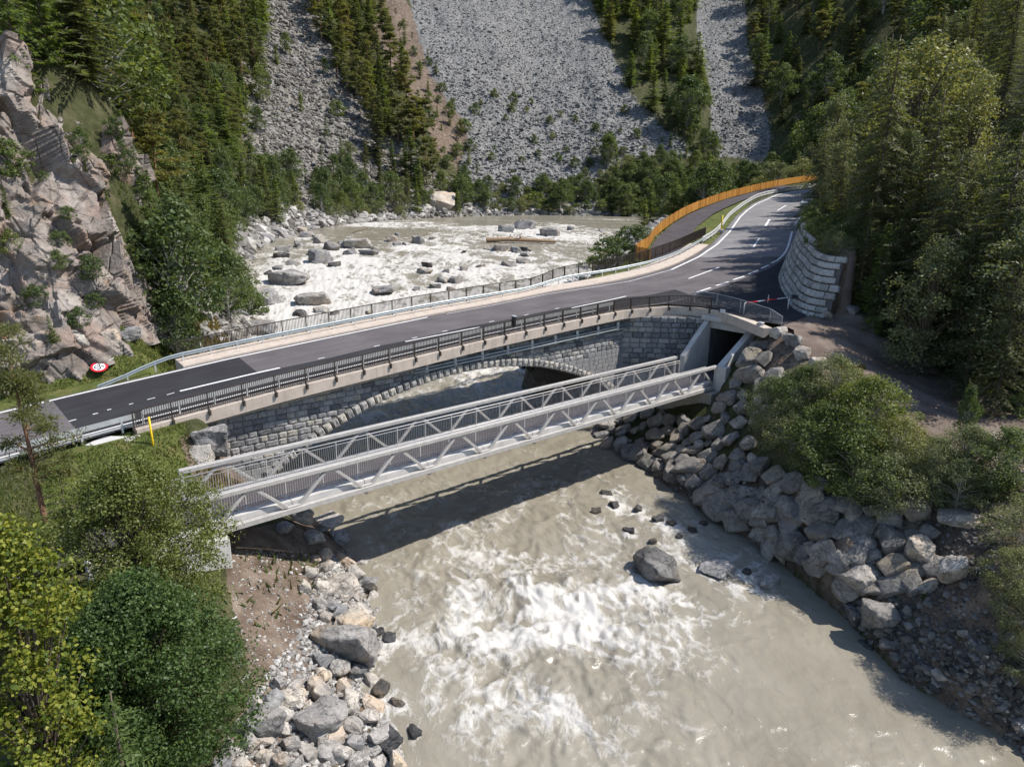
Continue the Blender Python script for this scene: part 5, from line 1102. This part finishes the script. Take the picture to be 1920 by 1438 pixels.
og = off.reshape(NU, NVV); og2 = og.copy(); og2[1:-1, 1:-1] = (og[1:-1, 1:-1]*6+og[:-2, 1:-1]+og[2:, 1:-1]+og[1:-1, :-2]+og[1:-1, 2:])/10; off = og2.ravel()
V = (Q+nr.reshape(-1, 3)*off[:, None]); i = np.arange(NU*NVV).reshape(NU, NVV); F = np.stack([i[:-1, :-1], i[:-1, 1:], i[1:, 1:], i[1:, :-1]], -1).reshape(-1, 4)
t = NT('cliff_rock'); co = t.coord('World'); rc = t.mapping(co, (1, 1, 1), (.5, .3, .2)); a1 = t.noise(rc, .22, 6, .6); a2 = t.noise(rc, 2.2, 7, .65)
c = t.ramp(a1, [(.28, (.135, .11, .095)), (.42, (.22, .187, .162)), (.55, (.295, .255, .225)), (.7, (.385, .35, .315))])
pk = t.smooth(t.noise(rc, .35, 4), .5, .66); c = t.mix(t.math('MULTIPLY', pk, .75), c, (.27, .195, .16)); rs_ = t.smooth(t.noise(t.mapping(co, (1, 1, .4)), .5, 5), .56, .7); c = t.mix(t.math('MULTIPLY', rs_, .6), c, (.30, .19, .10))
c = t.mix(.75, c, t.ramp(a2, [(.3, .55), (.7, 1.2)]), 'MULTIPLY'); cr_ = t.vor(t.mapping(rc, (1, 1, .5)), .5, 'DISTANCE_TO_EDGE'); c = t.mix(t.math('MULTIPLY', t.math('SUBTRACT', 1.0, t.smooth(cr_, 0, .022)), .35), c, (.06, .055, .05))
t.bump(t.math('ADD', a2, t.math('MULTIPLY', t.smooth(cr_, 0, .06), .6)), .8, .3); t.fin(c, .88, .2)
tag(link('cliff', fast_mesh('cliff', V, F, t.m, False)), kind='structure')
CLV = V.reshape(NU, NVV, 3)
# rock-fall net cables on the cliff
for k, (v0, u0, u1) in enumerate(((.30, 60, 205), (.52, 70, 215), (.70, 80, 215), (.88, 95, 200))):
    pts = [CLV[u, int((v0+.02*math.sin(u*.05))*NVV)]+nr[u, 10]*.55 for u in range(u0, u1, 12)]
    root = empty('net_cable', tuple(pts[0])); tag(root, 'thin steel rockfall net cable strung across the cliff face', 'cable', 'net cables on the cliff')
    mb = MB(); mb.tube(pts, .022, 5); kid(mb.build('cable', MATS['dark_steel']), root)
    for p in pts[::4]:
        mb = MB(); mb.tube([p, p-nr[u0, 10]*.7], .04, 5); kid(mb.build('anchor', MATS['galv']), root)
# crag blocks at the foot of the cliff
for q, l in (((165, 668, 70, 1.0, 'pale_boulder'), 'tall cracked pale crag behind the fallen speed sign'), ((205, 655, 50, .9, 'pale_boulder'), 'broken pale crag with a dark cleft beside the verge'), ((60, 690, 90, .8, 'boulder'), 'low grey crag at the foot of the cliff above the road'), ((235, 640, 40, .8, 'boulder'), 'grey crag corner where the cliff meets the trees')):
    bank_rock(*q, l, asp=.8, big='crag')
# ------------------------------------------------------------------ plants
def tri_mesh(name, A, B, C, mat):
    n = len(A); V = np.stack([A, B, C], 1).reshape(-1, 3); return fast_mesh(name, V, np.arange(3*n).reshape(n, 3), MATS[mat], False)
def rhomb_mesh(name, C, ax, bx, mat):
    """leaf rhombs: centre, long half axis, short half axis"""
    n = len(C); V = np.stack([C-ax, C+bx, C+ax, C-bx], 1).reshape(-1, 3); return fast_mesh(name, V, np.arange(4*n).reshape(n, 4), MATS[mat], False)
def unit(v): return v/np.maximum(np.linalg.norm(v, axis=-1, keepdims=True), 1e-9)
def trunk_mesh(H, r0, mat, seed, limbs=(), bend=.003, lean=0, n=7):
    rs = np.random.default_rng(seed); mb = MB(); pts = [np.array([lean*z+math.sin(z*.5+seed)*bend*z**.5, math.cos(z*.4+seed)*bend*z**.5, z]) for z in np.linspace(-.6, H, 9)]
    mb.tube(pts, r0, n, r0*.12)
    for (p, q, r_) in limbs: mb.tube([p, p+(q-p)*.5+np.array([0, 0, .08*np.linalg.norm(q-p)]), q], r_, 5, r_*.3, caps=False)
    return mb.mesh('trunk', MATS[mat], smooth=True)
def conifer(seed, H=14., rad=2.4, dens=1., mat='spruce_needles', bark='bark', droop=.32, twig=.55, tw=.15, hang=.25, base=.05, gap=.0):
    rs = np.random.default_rng(seed); A, B, C = [], [], []; limbs = []; z = H*base+.3
    while z < H*.985:
        f = z/H; L0 = rad*(1-f)**.82+.16; nb = int(rs.integers(4, 7)); off = rs.uniform(0, 6.28); wl = rs.uniform(.72, 1.15)
        for k in range(nb):
            if rs.random() < gap: continue
            az = off+6.283*k/nb+rs.normal(0, .25); L = L0*rs.uniform(.4, 1.3)*wl; d = np.array([math.cos(az), math.sin(az), 0]); s_ = np.array([-d[1], d[0], 0]); zb = z+rs.normal(0, .12); dr = droop*rs.uniform(.6, 1.4)
            P = lambda t_: d*(L*t_)+np.array([0, 0, zb-dr*L*t_**1.2+.16*L*t_**3])
            if L > .9 and rs.random() < .5: limbs.append((np.array([0, 0, zb]), P(.7), .02+.012*L))
            m = max(3, int(L/.24*dens))
            for j in range(m):
                t_ = (j+.6+rs.uniform(-.3, .3))/m*.93+.08; p = P(t_); fw = d*.62*(1 if t_ < .9 else 1.4)
                for sg_ in ((1, -1) if t_ < .93 else (1, -1, 0)):
                    l = twig*(1.15-.6*t_)*rs.uniform(.6, 1.25)*min(1, .35+L/1.6); dr2 = fw+s_*sg_*rs.uniform(.65, 1.1)+np.array([0, 0, -hang*rs.uniform(.4, 1.6)]); dr2 /= np.linalg.norm(dr2)
                    tip = p+dr2*l; wv = np.cross(dr2, np.array([rs.normal(0, .5), rs.normal(0, .5), 1.])); wv /= np.linalg.norm(wv); w = tw*rs.uniform(.7, 1.3)
                    A.append(p+wv*w*.5+dr2*l*.15); B.append(p-wv*w*.5+dr2*l*.1); C.append(tip)
        z += .40/dens**.5*(1-.3*f)*rs.uniform(.75, 1.25)
    return trunk_mesh(H, .022*H*.55+.03, bark, seed, limbs), tri_mesh('crown', np.array(A), np.array(B), np.array(C), mat)
def clumps(rs, centers, rads, per, leaf, asp=.5, up=.35, flat=.8):
    n = len(centers); N = n*per; c_ = np.repeat(centers, per, 0); r_ = np.repeat(rads, per)[:, None]
    d = unit(rs.normal(size=(N, 3))); q = rs.random((N, 1))**.45; p = c_+d*r_*q*np.array([1, 1, flat])
    nrm = unit(d*.8+np.array([0, 0, up])+rs.normal(0, .55, (N, 3))); a = unit(np.cross(nrm, rs.normal(size=(N, 3)))); b = np.cross(nrm, a); s_ = leaf*rs.uniform(.6, 1.35, (N, 1)); return p, a*s_*.5, b*s_*.5*asp
def broadleaf(seed, H=8., W=5., nc=60, per=45, leaf=.2, mat='birch_leaves', bark='pale_bark', base=.15, cr=.9, shape=1.0, stems=1, asp=.55):
    rs = np.random.default_rng(seed); cs = []; limbs = []
    for _ in range(nc):
        t_ = rs.random()**.8; z = H*(base+(1-base)*t_); prof = math.sin(min(1, (t_*.86+.14))*math.pi)**.62 if shape < 1.5 else (1-t_)**.5
        r_ = W/2*prof*rs.random()**.5*rs.uniform(.85, 1.1); a = rs.uniform(0, 6.28); c_ = np.array([r_*math.cos(a), r_*math.sin(a), z*rs.uniform(.95, 1.02)]); cs.append(c_)
        if rs.random() < .55: limbs.append((np.array([0, 0, max(.1, z*.55)]), c_*np.array([.9, .9, .98]), .02+.008*H*.3))
    cs = np.array(cs); rads = cr*rs.uniform(.55, 1.2, nc); p, a, b = clumps(rs, cs, rads, per, leaf, asp)
    p[:, 2] = np.maximum(p[:, 2], .05)
    return trunk_mesh(H*.8, .02*H+.03, bark, seed, limbs, .003), rhomb_mesh('crown', p, a, b, mat)
def pine(seed, H=14., mat='pine_needles', lo=.36, spread=2.9, ncl=110, per=50, tuft=.5):
    rs = np.random.default_rng(seed); cs = []; limbs = []
    for _ in range(26):
        t_ = rs.uniform(lo, 1.0); z = H*t_; L = spread*(1-.75*(t_-lo)/(1-lo))*rs.uniform(.5, 1.1)*(.55+.45*min(1, (t_-lo)*6)); a = rs.uniform(0, 6.28); e = np.array([L*math.cos(a), L*math.sin(a), z+L*.12]); limbs.append((np.array([0, 0, z]), e, .03+.012*L))
        for k in range(max(1, ncl//26)): cs.append(np.array([0, 0, z])+(e-np.array([0, 0, z]))*rs.uniform(.5, 1.05)+rs.normal(0, .25, 3)*np.array([1, 1, .4]))
    cs = np.array(cs); n = len(cs); N = n*per; c_ = np.repeat(cs, per, 0); d = unit(rs.normal(size=(N, 3))+np.array([0, 0, .35])); q = rs.uniform(.2, 1, (N, 1)); r_ = np.repeat(rs.uniform(.4, .75, n), per)[:, None]
    p = c_+d*r_*q*np.array([1, 1, .6]); ax = unit(d+rs.normal(0, .35, (N, 3)))*tuft*.5*rs.uniform(.7, 1.3, (N, 1)); bx = unit(np.cross(ax, rs.normal(size=(N, 3))))*tuft*.11
    return trunk_mesh(H*.97, .17, 'pine_bark', seed, limbs), rhomb_mesh('crown', p, ax, bx, mat)
SP = {
 'spruce': [conifer(k, 14, r_, 1.05, twig=.8, tw=.26, droop=d_, gap=g_) for k, r_, d_, g_ in ((1, 2.6, .32, .05), (2, 3.2, .42, .15), (3, 2.3, .25, .2), (4, 3.5, .36, .25), (5, 2.9, .3, .1))], 'near_spruce': [conifer(k, 14, r_, 1.6, twig=.55, tw=.1, droop=d_, hang=.5, gap=g_) for k, r_, d_, g_ in ((11, 3.2, .42, .05), (12, 3.8, .5, .15), (13, 2.8, .36, .2), (14, 4.2, .46, .1), (15, 3.4, .3, .25))],
 'larch': [conifer(k, 12, 2.5, 1.1, 'larch_needles', 'bark', .12, .75, .24, .45, .06, .08) for k in (21, 22, 23)], 'pine': [pine(k) for k in (31, 32, 33)],
 'birch': [broadleaf(k, 9, 5.6, 95, 50, .3) for k in (41, 42, 43)], 'willow': [broadleaf(k, 5, 5.6, 80, 55, .26, 'willow_leaves', base=.06, cr=.8, asp=.4) for k in (51, 52, 53)],
 'near_bush': [broadleaf(k, 4.4, 5.0, 130, 110, .12, 'birch_leaves', base=.04, cr=.62, asp=.6) for k in (65, 66)], 'near_willow': [broadleaf(k, 4.4, 5.0, 130, 110, .115, 'willow_leaves', base=.04, cr=.62, asp=.42) for k in (61, 62)], 'bush': [broadleaf(k, 3.2, 4.2, 44, 50, .24, 'birch_leaves', base=.05, cr=.6) for k in (71, 72)],
 'shade_leaf': [broadleaf(k, 9, 5, 110, 70, .17, 'willow_leaves', 'bark', base=.12, cr=.8) for k in (81, 82)],
}
SPH = {'spruce': 14, 'near_spruce': 14, 'larch': 12, 'pine': 14, 'birch': 9, 'willow': 5, 'near_willow': 4.4, 'near_bush': 4.4, 'bush': 3.2, 'shade_leaf': 9}
SPN = {'spruce': 'spruce_tree', 'near_spruce': 'spruce_tree', 'larch': 'larch_tree', 'pine': 'pine_tree', 'birch': 'birch_tree', 'willow': 'willow_bush', 'near_willow': 'willow_bush', 'near_bush': 'leafy_bush', 'bush': 'leafy_bush', 'shade_leaf': 'leafy_tree'}
SPC = {'willow': 'bush', 'near_willow': 'bush', 'near_bush': 'bush', 'bush': 'bush'}
def plant(kind, loc, H, label, group=None, wide=1.0, k=None, lean=0):
    v = SP[kind][int(RNG.integers(len(SP[kind]))) if k is None else k]; s_ = H/SPH[kind]
    root = empty(SPN[kind], tuple(loc), RNG.uniform(0, 6.28)); root.scale = (s_*wide, s_*wide, s_); root.rotation_euler.x = RNG.normal(0, .025)+lean; tag(root, label, SPC.get(kind, 'tree'), group)
    o = link('trunk', v[0], root); o = link('crown', v[1], root); return root
_dl = np.random.default_rng(5); DEAD = MB(); DEAD.tube([(0, 0, -.5), (.1, 0, 5), (.05, .1, 10)], .19, 7, .05)
DEADL = []
for k_ in range(3):
    m_ = MB()
    for _ in range(16):
        z_ = _dl.uniform(2, 9.5); a_ = _dl.uniform(0, 6.28); l_ = (10.5-z_)*.22+.3; m_.tube([(0.05, 0, z_), (l_*math.cos(a_), l_*math.sin(a_), z_-.1*l_)], .035, 4, .01, caps=False)
    DEADL.append(m_.mesh('bare_branches', MATS['pale_bark']))
DEADM = DEAD.mesh('trunk', MATS['pale_bark'], smooth=True)
def dead_tree(loc, H):
    r_ = empty('dead_tree', tuple(loc), RNG.uniform(0, 6.28)); r_.scale = (H/10,)*3; r_.rotation_euler.x = RNG.normal(0, .05); tag(r_, 'bare grey dead tree standing among the living conifers', 'tree', 'dead trees'); link('trunk', DEADM, r_); tag(link('bare_branches', DEADL[int(RNG.integers(3))], r_), kind='stuff')
def stand(poly, xr, yr, spacing, mixk, hr, label, group, nmax, tries=4000, wide=(.9, 1.15), mid=.55, avoid=None, dead=.0):
    acc = []; x = RNG.uniform(*xr, tries); y = RNG.uniform(*yr, tries); z = gz(x, y); h_ = RNG.uniform(*hr, tries); sd_ = river_sd(x, y); n = 0
    px, py = project(np.stack([x, y, z+h_*mid], 1)); bx, by = project(np.stack([x, y, z], 1)); ok = inpoly(px, py, poly) & (sd_ < -.8) & ~inpoly(x, y, ROADLAND)
    if avoid is not None: ok &= ~inpoly(bx, by, avoid)
    for i in np.where(ok)[0]:
        if n >= nmax: break
        if acc and np.min(np.hypot(np.array(acc)[:, 0]-x[i], np.array(acc)[:, 1]-y[i])) < spacing: continue
        acc.append((x[i], y[i])); kd = mixk[int(RNG.integers(len(mixk)))]; lb = label[kd] if isinstance(label, dict) else label
        if h_[i] > 11 and RNG.random() < dead: dead_tree((x[i], y[i], z[i]-.1), h_[i]*.8); n += 1; continue
        plant(kd, (x[i], y[i], z[i]-.1), h_[i]*(1 if SPH[kd] > 5 else .6)*RNG.choice([1, 1, 1, .7]), lb, group+' ('+kd.replace('near_', '').replace('_', ' ')+')', RNG.uniform(*wide)); n += 1
    print(group, n)
W_ = ' in the '
def lab(place): return {'spruce': 'dark spruce '+place, 'near_spruce': 'dark spruce '+place, 'larch': 'light green feathery larch '+place, 'pine': 'olive green pine '+place, 'birch': 'round leafy birch '+place, 'willow': 'grey green willow bush '+place, 'bush': 'low green bush '+place, 'near_willow': 'grey green willow bush '+place, 'shade_leaf': 'pale leaved tree '+place}
stand([(60, -60), (500, -60), (480, 60), (445, 240), (330, 300), (230, 230), (150, 160), (70, 90)], (-150, -36), (64, 250), 4.6, ['spruce', 'pine', 'pine', 'larch', 'pine', 'birch', 'larch'], (8, 18), lab('in the forest above the cliff'), 'forest above the cliff', 170, 22000, (.95, 1.5), dead=.02)
stand([(270, 330), (440, 250), (560, 320), (575, 390), (470, 420), (440, 500), (470, 590), (400, 625), (300, 610), (290, 480)], (-78, -29), (60, 215), 2.9, ['larch', 'birch', 'spruce', 'birch', 'larch', 'willow'], (6, 13), lab('on the shore between cliff and rapids'), 'trees between cliff and rapids', 95, 9000, (1.0, 1.3))
stand([(560, -60), (715, -60), (745, 80), (790, 200), (830, 310), (790, 310), (690, 220), (625, 110)], (-120, -5), (235, 450), 5.4, ['pine', 'spruce', 'pine', 'larch', 'pine'], (12, 23), lab('on the rib between the two screes'), 'trees on the rib between the screes', 80, 14000, (1.1, 1.45))
stand([(590, 300), (680, 250), (760, 300), (880, 330), (890, 400), (600, 405)], (-75, -5), (195, 300), 4.8, ['birch', 'willow', 'birch', 'larch', 'spruce'], (8, 14), lab('at the foot of the old scree'), 'trees at the foot of the old scree', 50, 9000, (1.0, 1.4))
stand([(860, 335), (1000, 345), (1120, 320), (1230, 300), (1230, 396), (870, 396)], (-25, 85), (268, 340), 4.0, ['birch', 'willow', 'bush', 'birch'], (6, 11), lab('along the far shore under the pale scree'), 'bushes along the far shore', 75, 9000, (1.1, 1.6))
stand([(880, 160), (1240, 190), (1250, 330), (900, 345)], (-20, 90), (300, 380), 6.0, ['bush', 'willow', 'bush'], (3.5, 8), lab('rooted low on the pale scree'), 'bushes on the pale scree', 42, 4000)
stand([(1085, -60), (1305, -60), (1318, 60), (1335, 160), (1300, 205), (1200, 160), (1140, 60)], (20, 150), (285, 540), 5.6, ['larch', 'spruce', 'larch', 'birch'], (16, 25), lab('in the clump beside the stone chute'), 'clump beside the stone chute', 60, 14000, (1.1, 1.5))
stand([(1130, 230), (1280, 265), (1420, 235), (1510, 250), (1510, 335), (1400, 345), (1280, 385), (1140, 385)], (30, 140), (188, 320), 4.4, ['birch', 'birch', 'willow', 'larch'], (9, 15), lab('behind the orange fence'), 'trees behind the orange fence', 90, 9000, (1.0, 1.4))
stand([(1395, -60), (1930, -60), (1930, 60), (1750, 200), (1600, 320), (1520, 300), (1450, 230), (1400, 90)], (70, 330), (135, 470), 5.8, ['spruce', 'larch', 'spruce', 'pine', 'birch'], (15, 24), lab('on the far wooded slope beyond the bend'), 'far wooded slope', 130, 20000, (1.1, 1.4), dead=.03)
stand([(1520, 140), (1930, -60), (1930, 790), (1830, 700), (1680, 590), (1580, 470), (1530, 340)], (29.5, 110), (43, 135), 3.7, ['near_spruce']*7+['larch', 'shade_leaf', 'shade_leaf'], (6, 17), lab('on the dark slope right above the gravel track'), 'dark slope above the track', 90, 12000, (.8, 1.3), mid=.5)
stand([(1640, 300), (1920, 290), (1930, 560), (1660, 460)], (30, 60), (44, 95), 3.5, ['shade_leaf'], (6, 11), lab('catching light at the edge of the dark slope'), 'leafy trees at the edge of the dark slope', 12, 4000)
stand([(340, -60), (505, -60), (490, 90), (440, 170), (360, 120)], (-260, -60), (170, 440), 5.5, ['pine', 'spruce', 'pine', 'larch'], (14, 22), lab('on the slope behind the forest above the cliff'), 'slope behind the cliff forest', 70, 14000, (1.0, 1.35))
stand([(1230, 200), (1330, 165), (1345, 300), (1270, 290)], (50, 140), (290, 400), 5.0, ['bush', 'birch', 'larch'], (6, 12), lab('between pale scree and stone chute'), 'plants between scree and chute', 26, 8000)
stand([(740, 20), (790, 60), (860, 190), (900, 310), (860, 340), (800, 210)], (-80, 10), (265, 430), 5.0, ['bush', 'bush', 'larch', 'pine'], (4, 9), lab('on the bare brown edge of the wooded rib'), 'plants on the brown rib edge', 34, 9000)
stand([(500, 30), (600, 60), (640, 200), (560, 330), (470, 250)], (-140, -40), (230, 380), 11.0, ['bush', 'larch', 'birch'], (6, 13), lab('standing alone on the dark old scree'), 'plants on the old scree', 9, 3000)
for p_ in np.linspace(9, WL-1, 12):
    p, q, i_, _ = wall_frame(p_); plant(['near_willow', 'bush'][int(p_) % 2], p+i_*2.6+Z3*5.0, RNG.uniform(1.6, 2.6), ['trailing willow bush on top of the retaining wall', 'low green bush on top of the retaining wall'][int(p_) % 2], 'bushes on the retaining wall ('+['willow', 'bush'][int(p_) % 2]+')', 1.2)
stand([(185, 190), (280, 330), (300, 470), (335, 640), (255, 610), (265, 480), (225, 330)], (-50, -28), (56, 88), 2.6, ['larch', 'bush', 'birch', 'spruce'], (5, 9), lab('on the steep grass beside the cliff edge'), 'plants beside the cliff edge', 40, 6000)
stand([(1590, 470), (1930, 380), (1930, 760), (1840, 700), (1700, 600)], (29.5, 40), (42, 68), 2.6, ['near_spruce'], (8, 13), lab('at the track side edge of the dark slope'), 'track side edge of the dark slope', 22, 5000)
stand([(0, -60), (150, -60), (205, 190), (120, 170), (50, 110), (0, 80)], (-85, -34), (57, 92), 2.8, ['spruce', 'larch', 'pine', 'birch'], (6, 12), lab('right on the brow of the cliff'), 'trees on the brow of the cliff', 36, 9000, mid=.3)
# low growth on the shady slope foot, cliff ledges
stand([(1600, 600), (1700, 620), (1930, 780), (1930, 560), (1640, 480)], (27, 50), (26, 66), 2.2, ['bush', 'near_willow'], (1.4, 2.6), lab('at the shady foot of the slope beside the track'), 'bushes beside the track', 30, 4000)
for q, h_, kd in (((20, 470), 1.6, 'bush'), ((70, 575), 1.8, 'bush'), ((100, 640), 2.2, 'larch'), ((150, 610), 1.4, 'bush'), ((75, 270), 2.0, 'spruce'), ((20, 330), 2.6, 'bush'), ((15, 410), 2.6, 'larch'), ((175, 520), 1.8, 'bush'), ((205, 400), 2.6, 'larch'), ((230, 330), 3.4, 'birch'), ((250, 470), 3.5, 'larch'), ((215, 640), 1.6, 'bush'), ((110, 500), 1.3, 'bush')):
    u_ = int(np.argmin(np.abs(project(CLV.reshape(-1, 3))[0]-q[0])+np.abs(project(CLV.reshape(-1, 3))[1]-q[1]))); plant(kd, CLV.reshape(-1, 3)[u_]-np.array([0, 0, .2]), h_, lab('clinging to a ledge of the cliff')[kd], 'plants on cliff ledges ('+kd+')')
for _ in range(46):
    kd = ['bush', 'bush', 'larch'][int(RNG.integers(3))]; plant(kd, CLV[int(RNG.integers(60, 250)), int(RNG.integers(15, 215))]-np.array([0, 0, .1]), RNG.uniform(.6, 1.7), lab('clinging to a ledge of the cliff')[kd], 'plants on cliff ledges ('+kd+')', 1.1)
def plant_px(kind, px, py, Hpx, label, group=None, wide=1.0, k=None, y0=0, top=None):
    p = hits(px, py, False, y0)[0]; dep = p[1]*math.cos(PITCH)+(CZ-p[2])*math.sin(PITCH); return plant(kind, p-np.array([0, 0, .1]), Hpx*dep/FPX, label, group, wide, k)
# willow bushes on the right bank
for q, h_, w in (((1440, 800), 95, 1.0), ((1500, 790), 105, 1.05), ((1560, 780), 115, 1.1), ((1480, 860), 110, 1.1), ((1545, 880), 130, 1.15), ((1620, 850), 140, 1.1), ((1600, 930), 140, 1.2), ((1680, 900), 120, 1.1), ((1660, 965), 120, 1.2), ((1740, 930), 110, 1.1), ((1800, 905), 110, 1.1), ((1880, 920), 120, 1.2), ((1790, 960), 100, 1.1), ((1620, 765), 60, .9)):
    kd = ['near_willow', 'near_bush', 'near_willow'][(q[0]+q[1]) % 3]; plant_px(kd, *q, h_, {'near_willow': 'grey green willow bush', 'near_bush': 'fresh green bush'}[kd]+(' right above the riprap wall' if q[1] >= 925 else ' between the abutment riprap and the track' if q[0] < 1570 else ' along the edge of the gravel track'), 'bushes on the right bank', w)
for q, h_, w in (((1900, 1120), 100, 1.2), ((1915, 1190), 100, 1.2), ((1930, 1270), 100, 1.1), ((1925, 1050), 120, 1.3)):
    plant_px('near_willow', *q, h_, 'leafy willow bush overhanging the shady lower bank', 'willow bushes on the lower bank', w)
plant_px('birch', 1800, 850, 130, 'bright green sapling standing alone beside the gravel track', None, .55)
plant_px('bush', 1150, 500, 55, 'dense green bush at the end of the orange fence', None, 1.6, y0=70); plant_px('bush', 1190, 470, 45, 'second green bush on the bank below the orange fence', None, 1.5, y0=80)
plant_px('bush', 1110, 512, 30, 'small bush between railing and rapids', None, 1.6, y0=70); plant_px('bush', 470, 590, 50, 'round bush on the shore boulder by the railing end', None, 1.3, y0=60)
# trees of the left foreground
def near_tree(name, mt, mc, x, y, label, lean=0, z=None):
    root = empty(name, (x, y, float(gz(x, y))-.1 if z is None else z)); tag(root, label, 'tree'); link('trunk', mt, root); link('crown', mc, root); root.rotation_euler.y = lean; return root
def top_height(px, py, Y): p = atY(px, py, Y); return p[0], p[1], p[2]
x, y, zt = top_height(228, 868, 22.5); g_ = float(gz(x, y)); tr_, cr_ = broadleaf(301, zt-g_, 6.8, 400, 150, .095, 'light_alder_leaves', 'bark', base=.25, cr=.62, asp=.7); near_tree('alder_tree', tr_, cr_, x, y, 'tall light green alder hiding the left end of the footbridge')
x, y, zt = top_height(240, 1090, 18.0); g_ = float(gz(x, y)); tr_, cr_ = broadleaf(302, zt-g_, 6.4, 400, 170, .095, 'alder_leaves', 'bark', base=.1, cr=.66, asp=.75); near_tree('alder_tree', tr_, cr_, x, y, 'dense dark green alder above the cream boulders')
x, y, zt = top_height(170, 1180, 17.0); g_ = float(gz(x, y)); tr_, cr_ = broadleaf(306, zt-g_, 4.6, 170, 150, .10, 'alder_leaves', 'bark', base=.1, cr=.62, asp=.75); near_tree('alder_tree', tr_, cr_, x, y, 'shorter dark alder between the maple and the dense alder')
x, y, zt = top_height(0, 985, 14.5); g_ = float(gz(x, y)); tr_, cr_ = broadleaf(303, zt-g_, 3.2, 130, 110, .11, 'maple_leaves', 'bark', base=.3, cr=.55, asp=.85); near_tree('maple_tree', tr_, cr_, x, y, 'yellow green maple at the wooded left bank')
x, y, zt = top_height(205, 1290, 13.5); g_ = float(gz(x, y)); tr_, cr_ = conifer(304, max(4, zt-g_), 1.7, 2.2, 'larch_needles', 'bark', .1, .35, .05, .35, .1, .05); near_tree('larch_tree', tr_, cr_, x, y, 'young feathery larch below the alders')
x, y, zt = top_height(25, 625, 25); g_ = float(gz(x, y)); tr_, cr_ = pine(305, zt-g_, 'pine_needles', .42, 2.1, 95, 120, .2); near_tree('pine_tree', tr_, cr_, x, y, 'slim pine with reddish trunk in front of the lower road', R(-2))
x, y, zt = top_height(110, 890, 27); g_ = float(gz(x, y)); tr_, cr_ = conifer(307, max(4, zt-g_+1), 1.9, 1.8, 'larch_needles', 'bark', .12, .4, .06, .4, .1, .1); near_tree('larch_tree', tr_, cr_, x, y, 'small larch on the grass slope beside the footpath')
# grass
def blades(name, polys, n, h_, mat, label, y1=70, y0=0):
    m = np.zeros(len(GP), bool)
    for p in polys: m |= inpoly(gpx, gpy, p)
    m &= (GP[:, 1] < y1) & (GP[:, 1] > y0) & ~inpoly(GP[:, 0], GP[:, 1], ROADLAND) & ~inpoly(GP[:, 0], GP[:, 1], LEFTROAD) & (sdG < -1)
    P = in_cover(m, n); d = unit(RNG.normal(0, .45, (n, 3))+np.array([0, 0, 1])); l = h_*RNG.uniform(.4, 1.5, (n, 1)); s_ = unit(np.cross(d, RNG.normal(size=(n, 3))))*l*.16
    o = link(name, tri_mesh(name, P+s_, P-s_, P+d*l, mat)); tag(o, label, 'grass', kind='stuff')
blades('grass', [GRASS[0], GRASS[1], [(-200, 800), (160, 840), (140, 1040), (-200, 1040)]], 36000, .17, 'grass_blades', 'short green grass on the verge and slope by the lower road')
blades('dry_grass', [[(330, 600), (520, 560), (430, 640), (330, 670)], [(1560, 690), (1620, 690), (1600, 740)], [(380, 890), (470, 860), (500, 930), (420, 940)]], 5000, .35, 'dry_grass', 'yellowed grass tufts near the railing end and track')
blades('bank_weeds', [[(440, 1040), (600, 1040), (580, 1120), (470, 1200)], [(1480, 960), (1720, 930), (1740, 1010), (1600, 1050)], [(1640, 1090), (1740, 1100), (1720, 1180)], [(1220, 390), (1330, 380), (1180, 500), (1130, 500)]], 3500, .4, 'grass_blades', 'scattered green weeds on the river banks', 140)
blades('undergrowth', [[(60, 0), (500, 0), (560, 400), (440, 600), (260, 640), (200, 200)], [(1540, 250), (1920, 0), (1920, 800), (1640, 600), (1540, 480)], [(1390, 0), (1900, 0), (1540, 340), (1450, 240)]], 30000, .9, 'alder_leaves', 'low undergrowth of ferns and shoots covering the wooded slopes', 400, 85)
blades('slope_herbs', [[(1540, 400), (1920, 300), (1920, 800), (1640, 600)], [(200, 180), (300, 330), (340, 640), (250, 620)]], 26000, .3, 'birch_leaves', 'low herbs and ferns on the shady slope and beside the cliff', 85, 24)
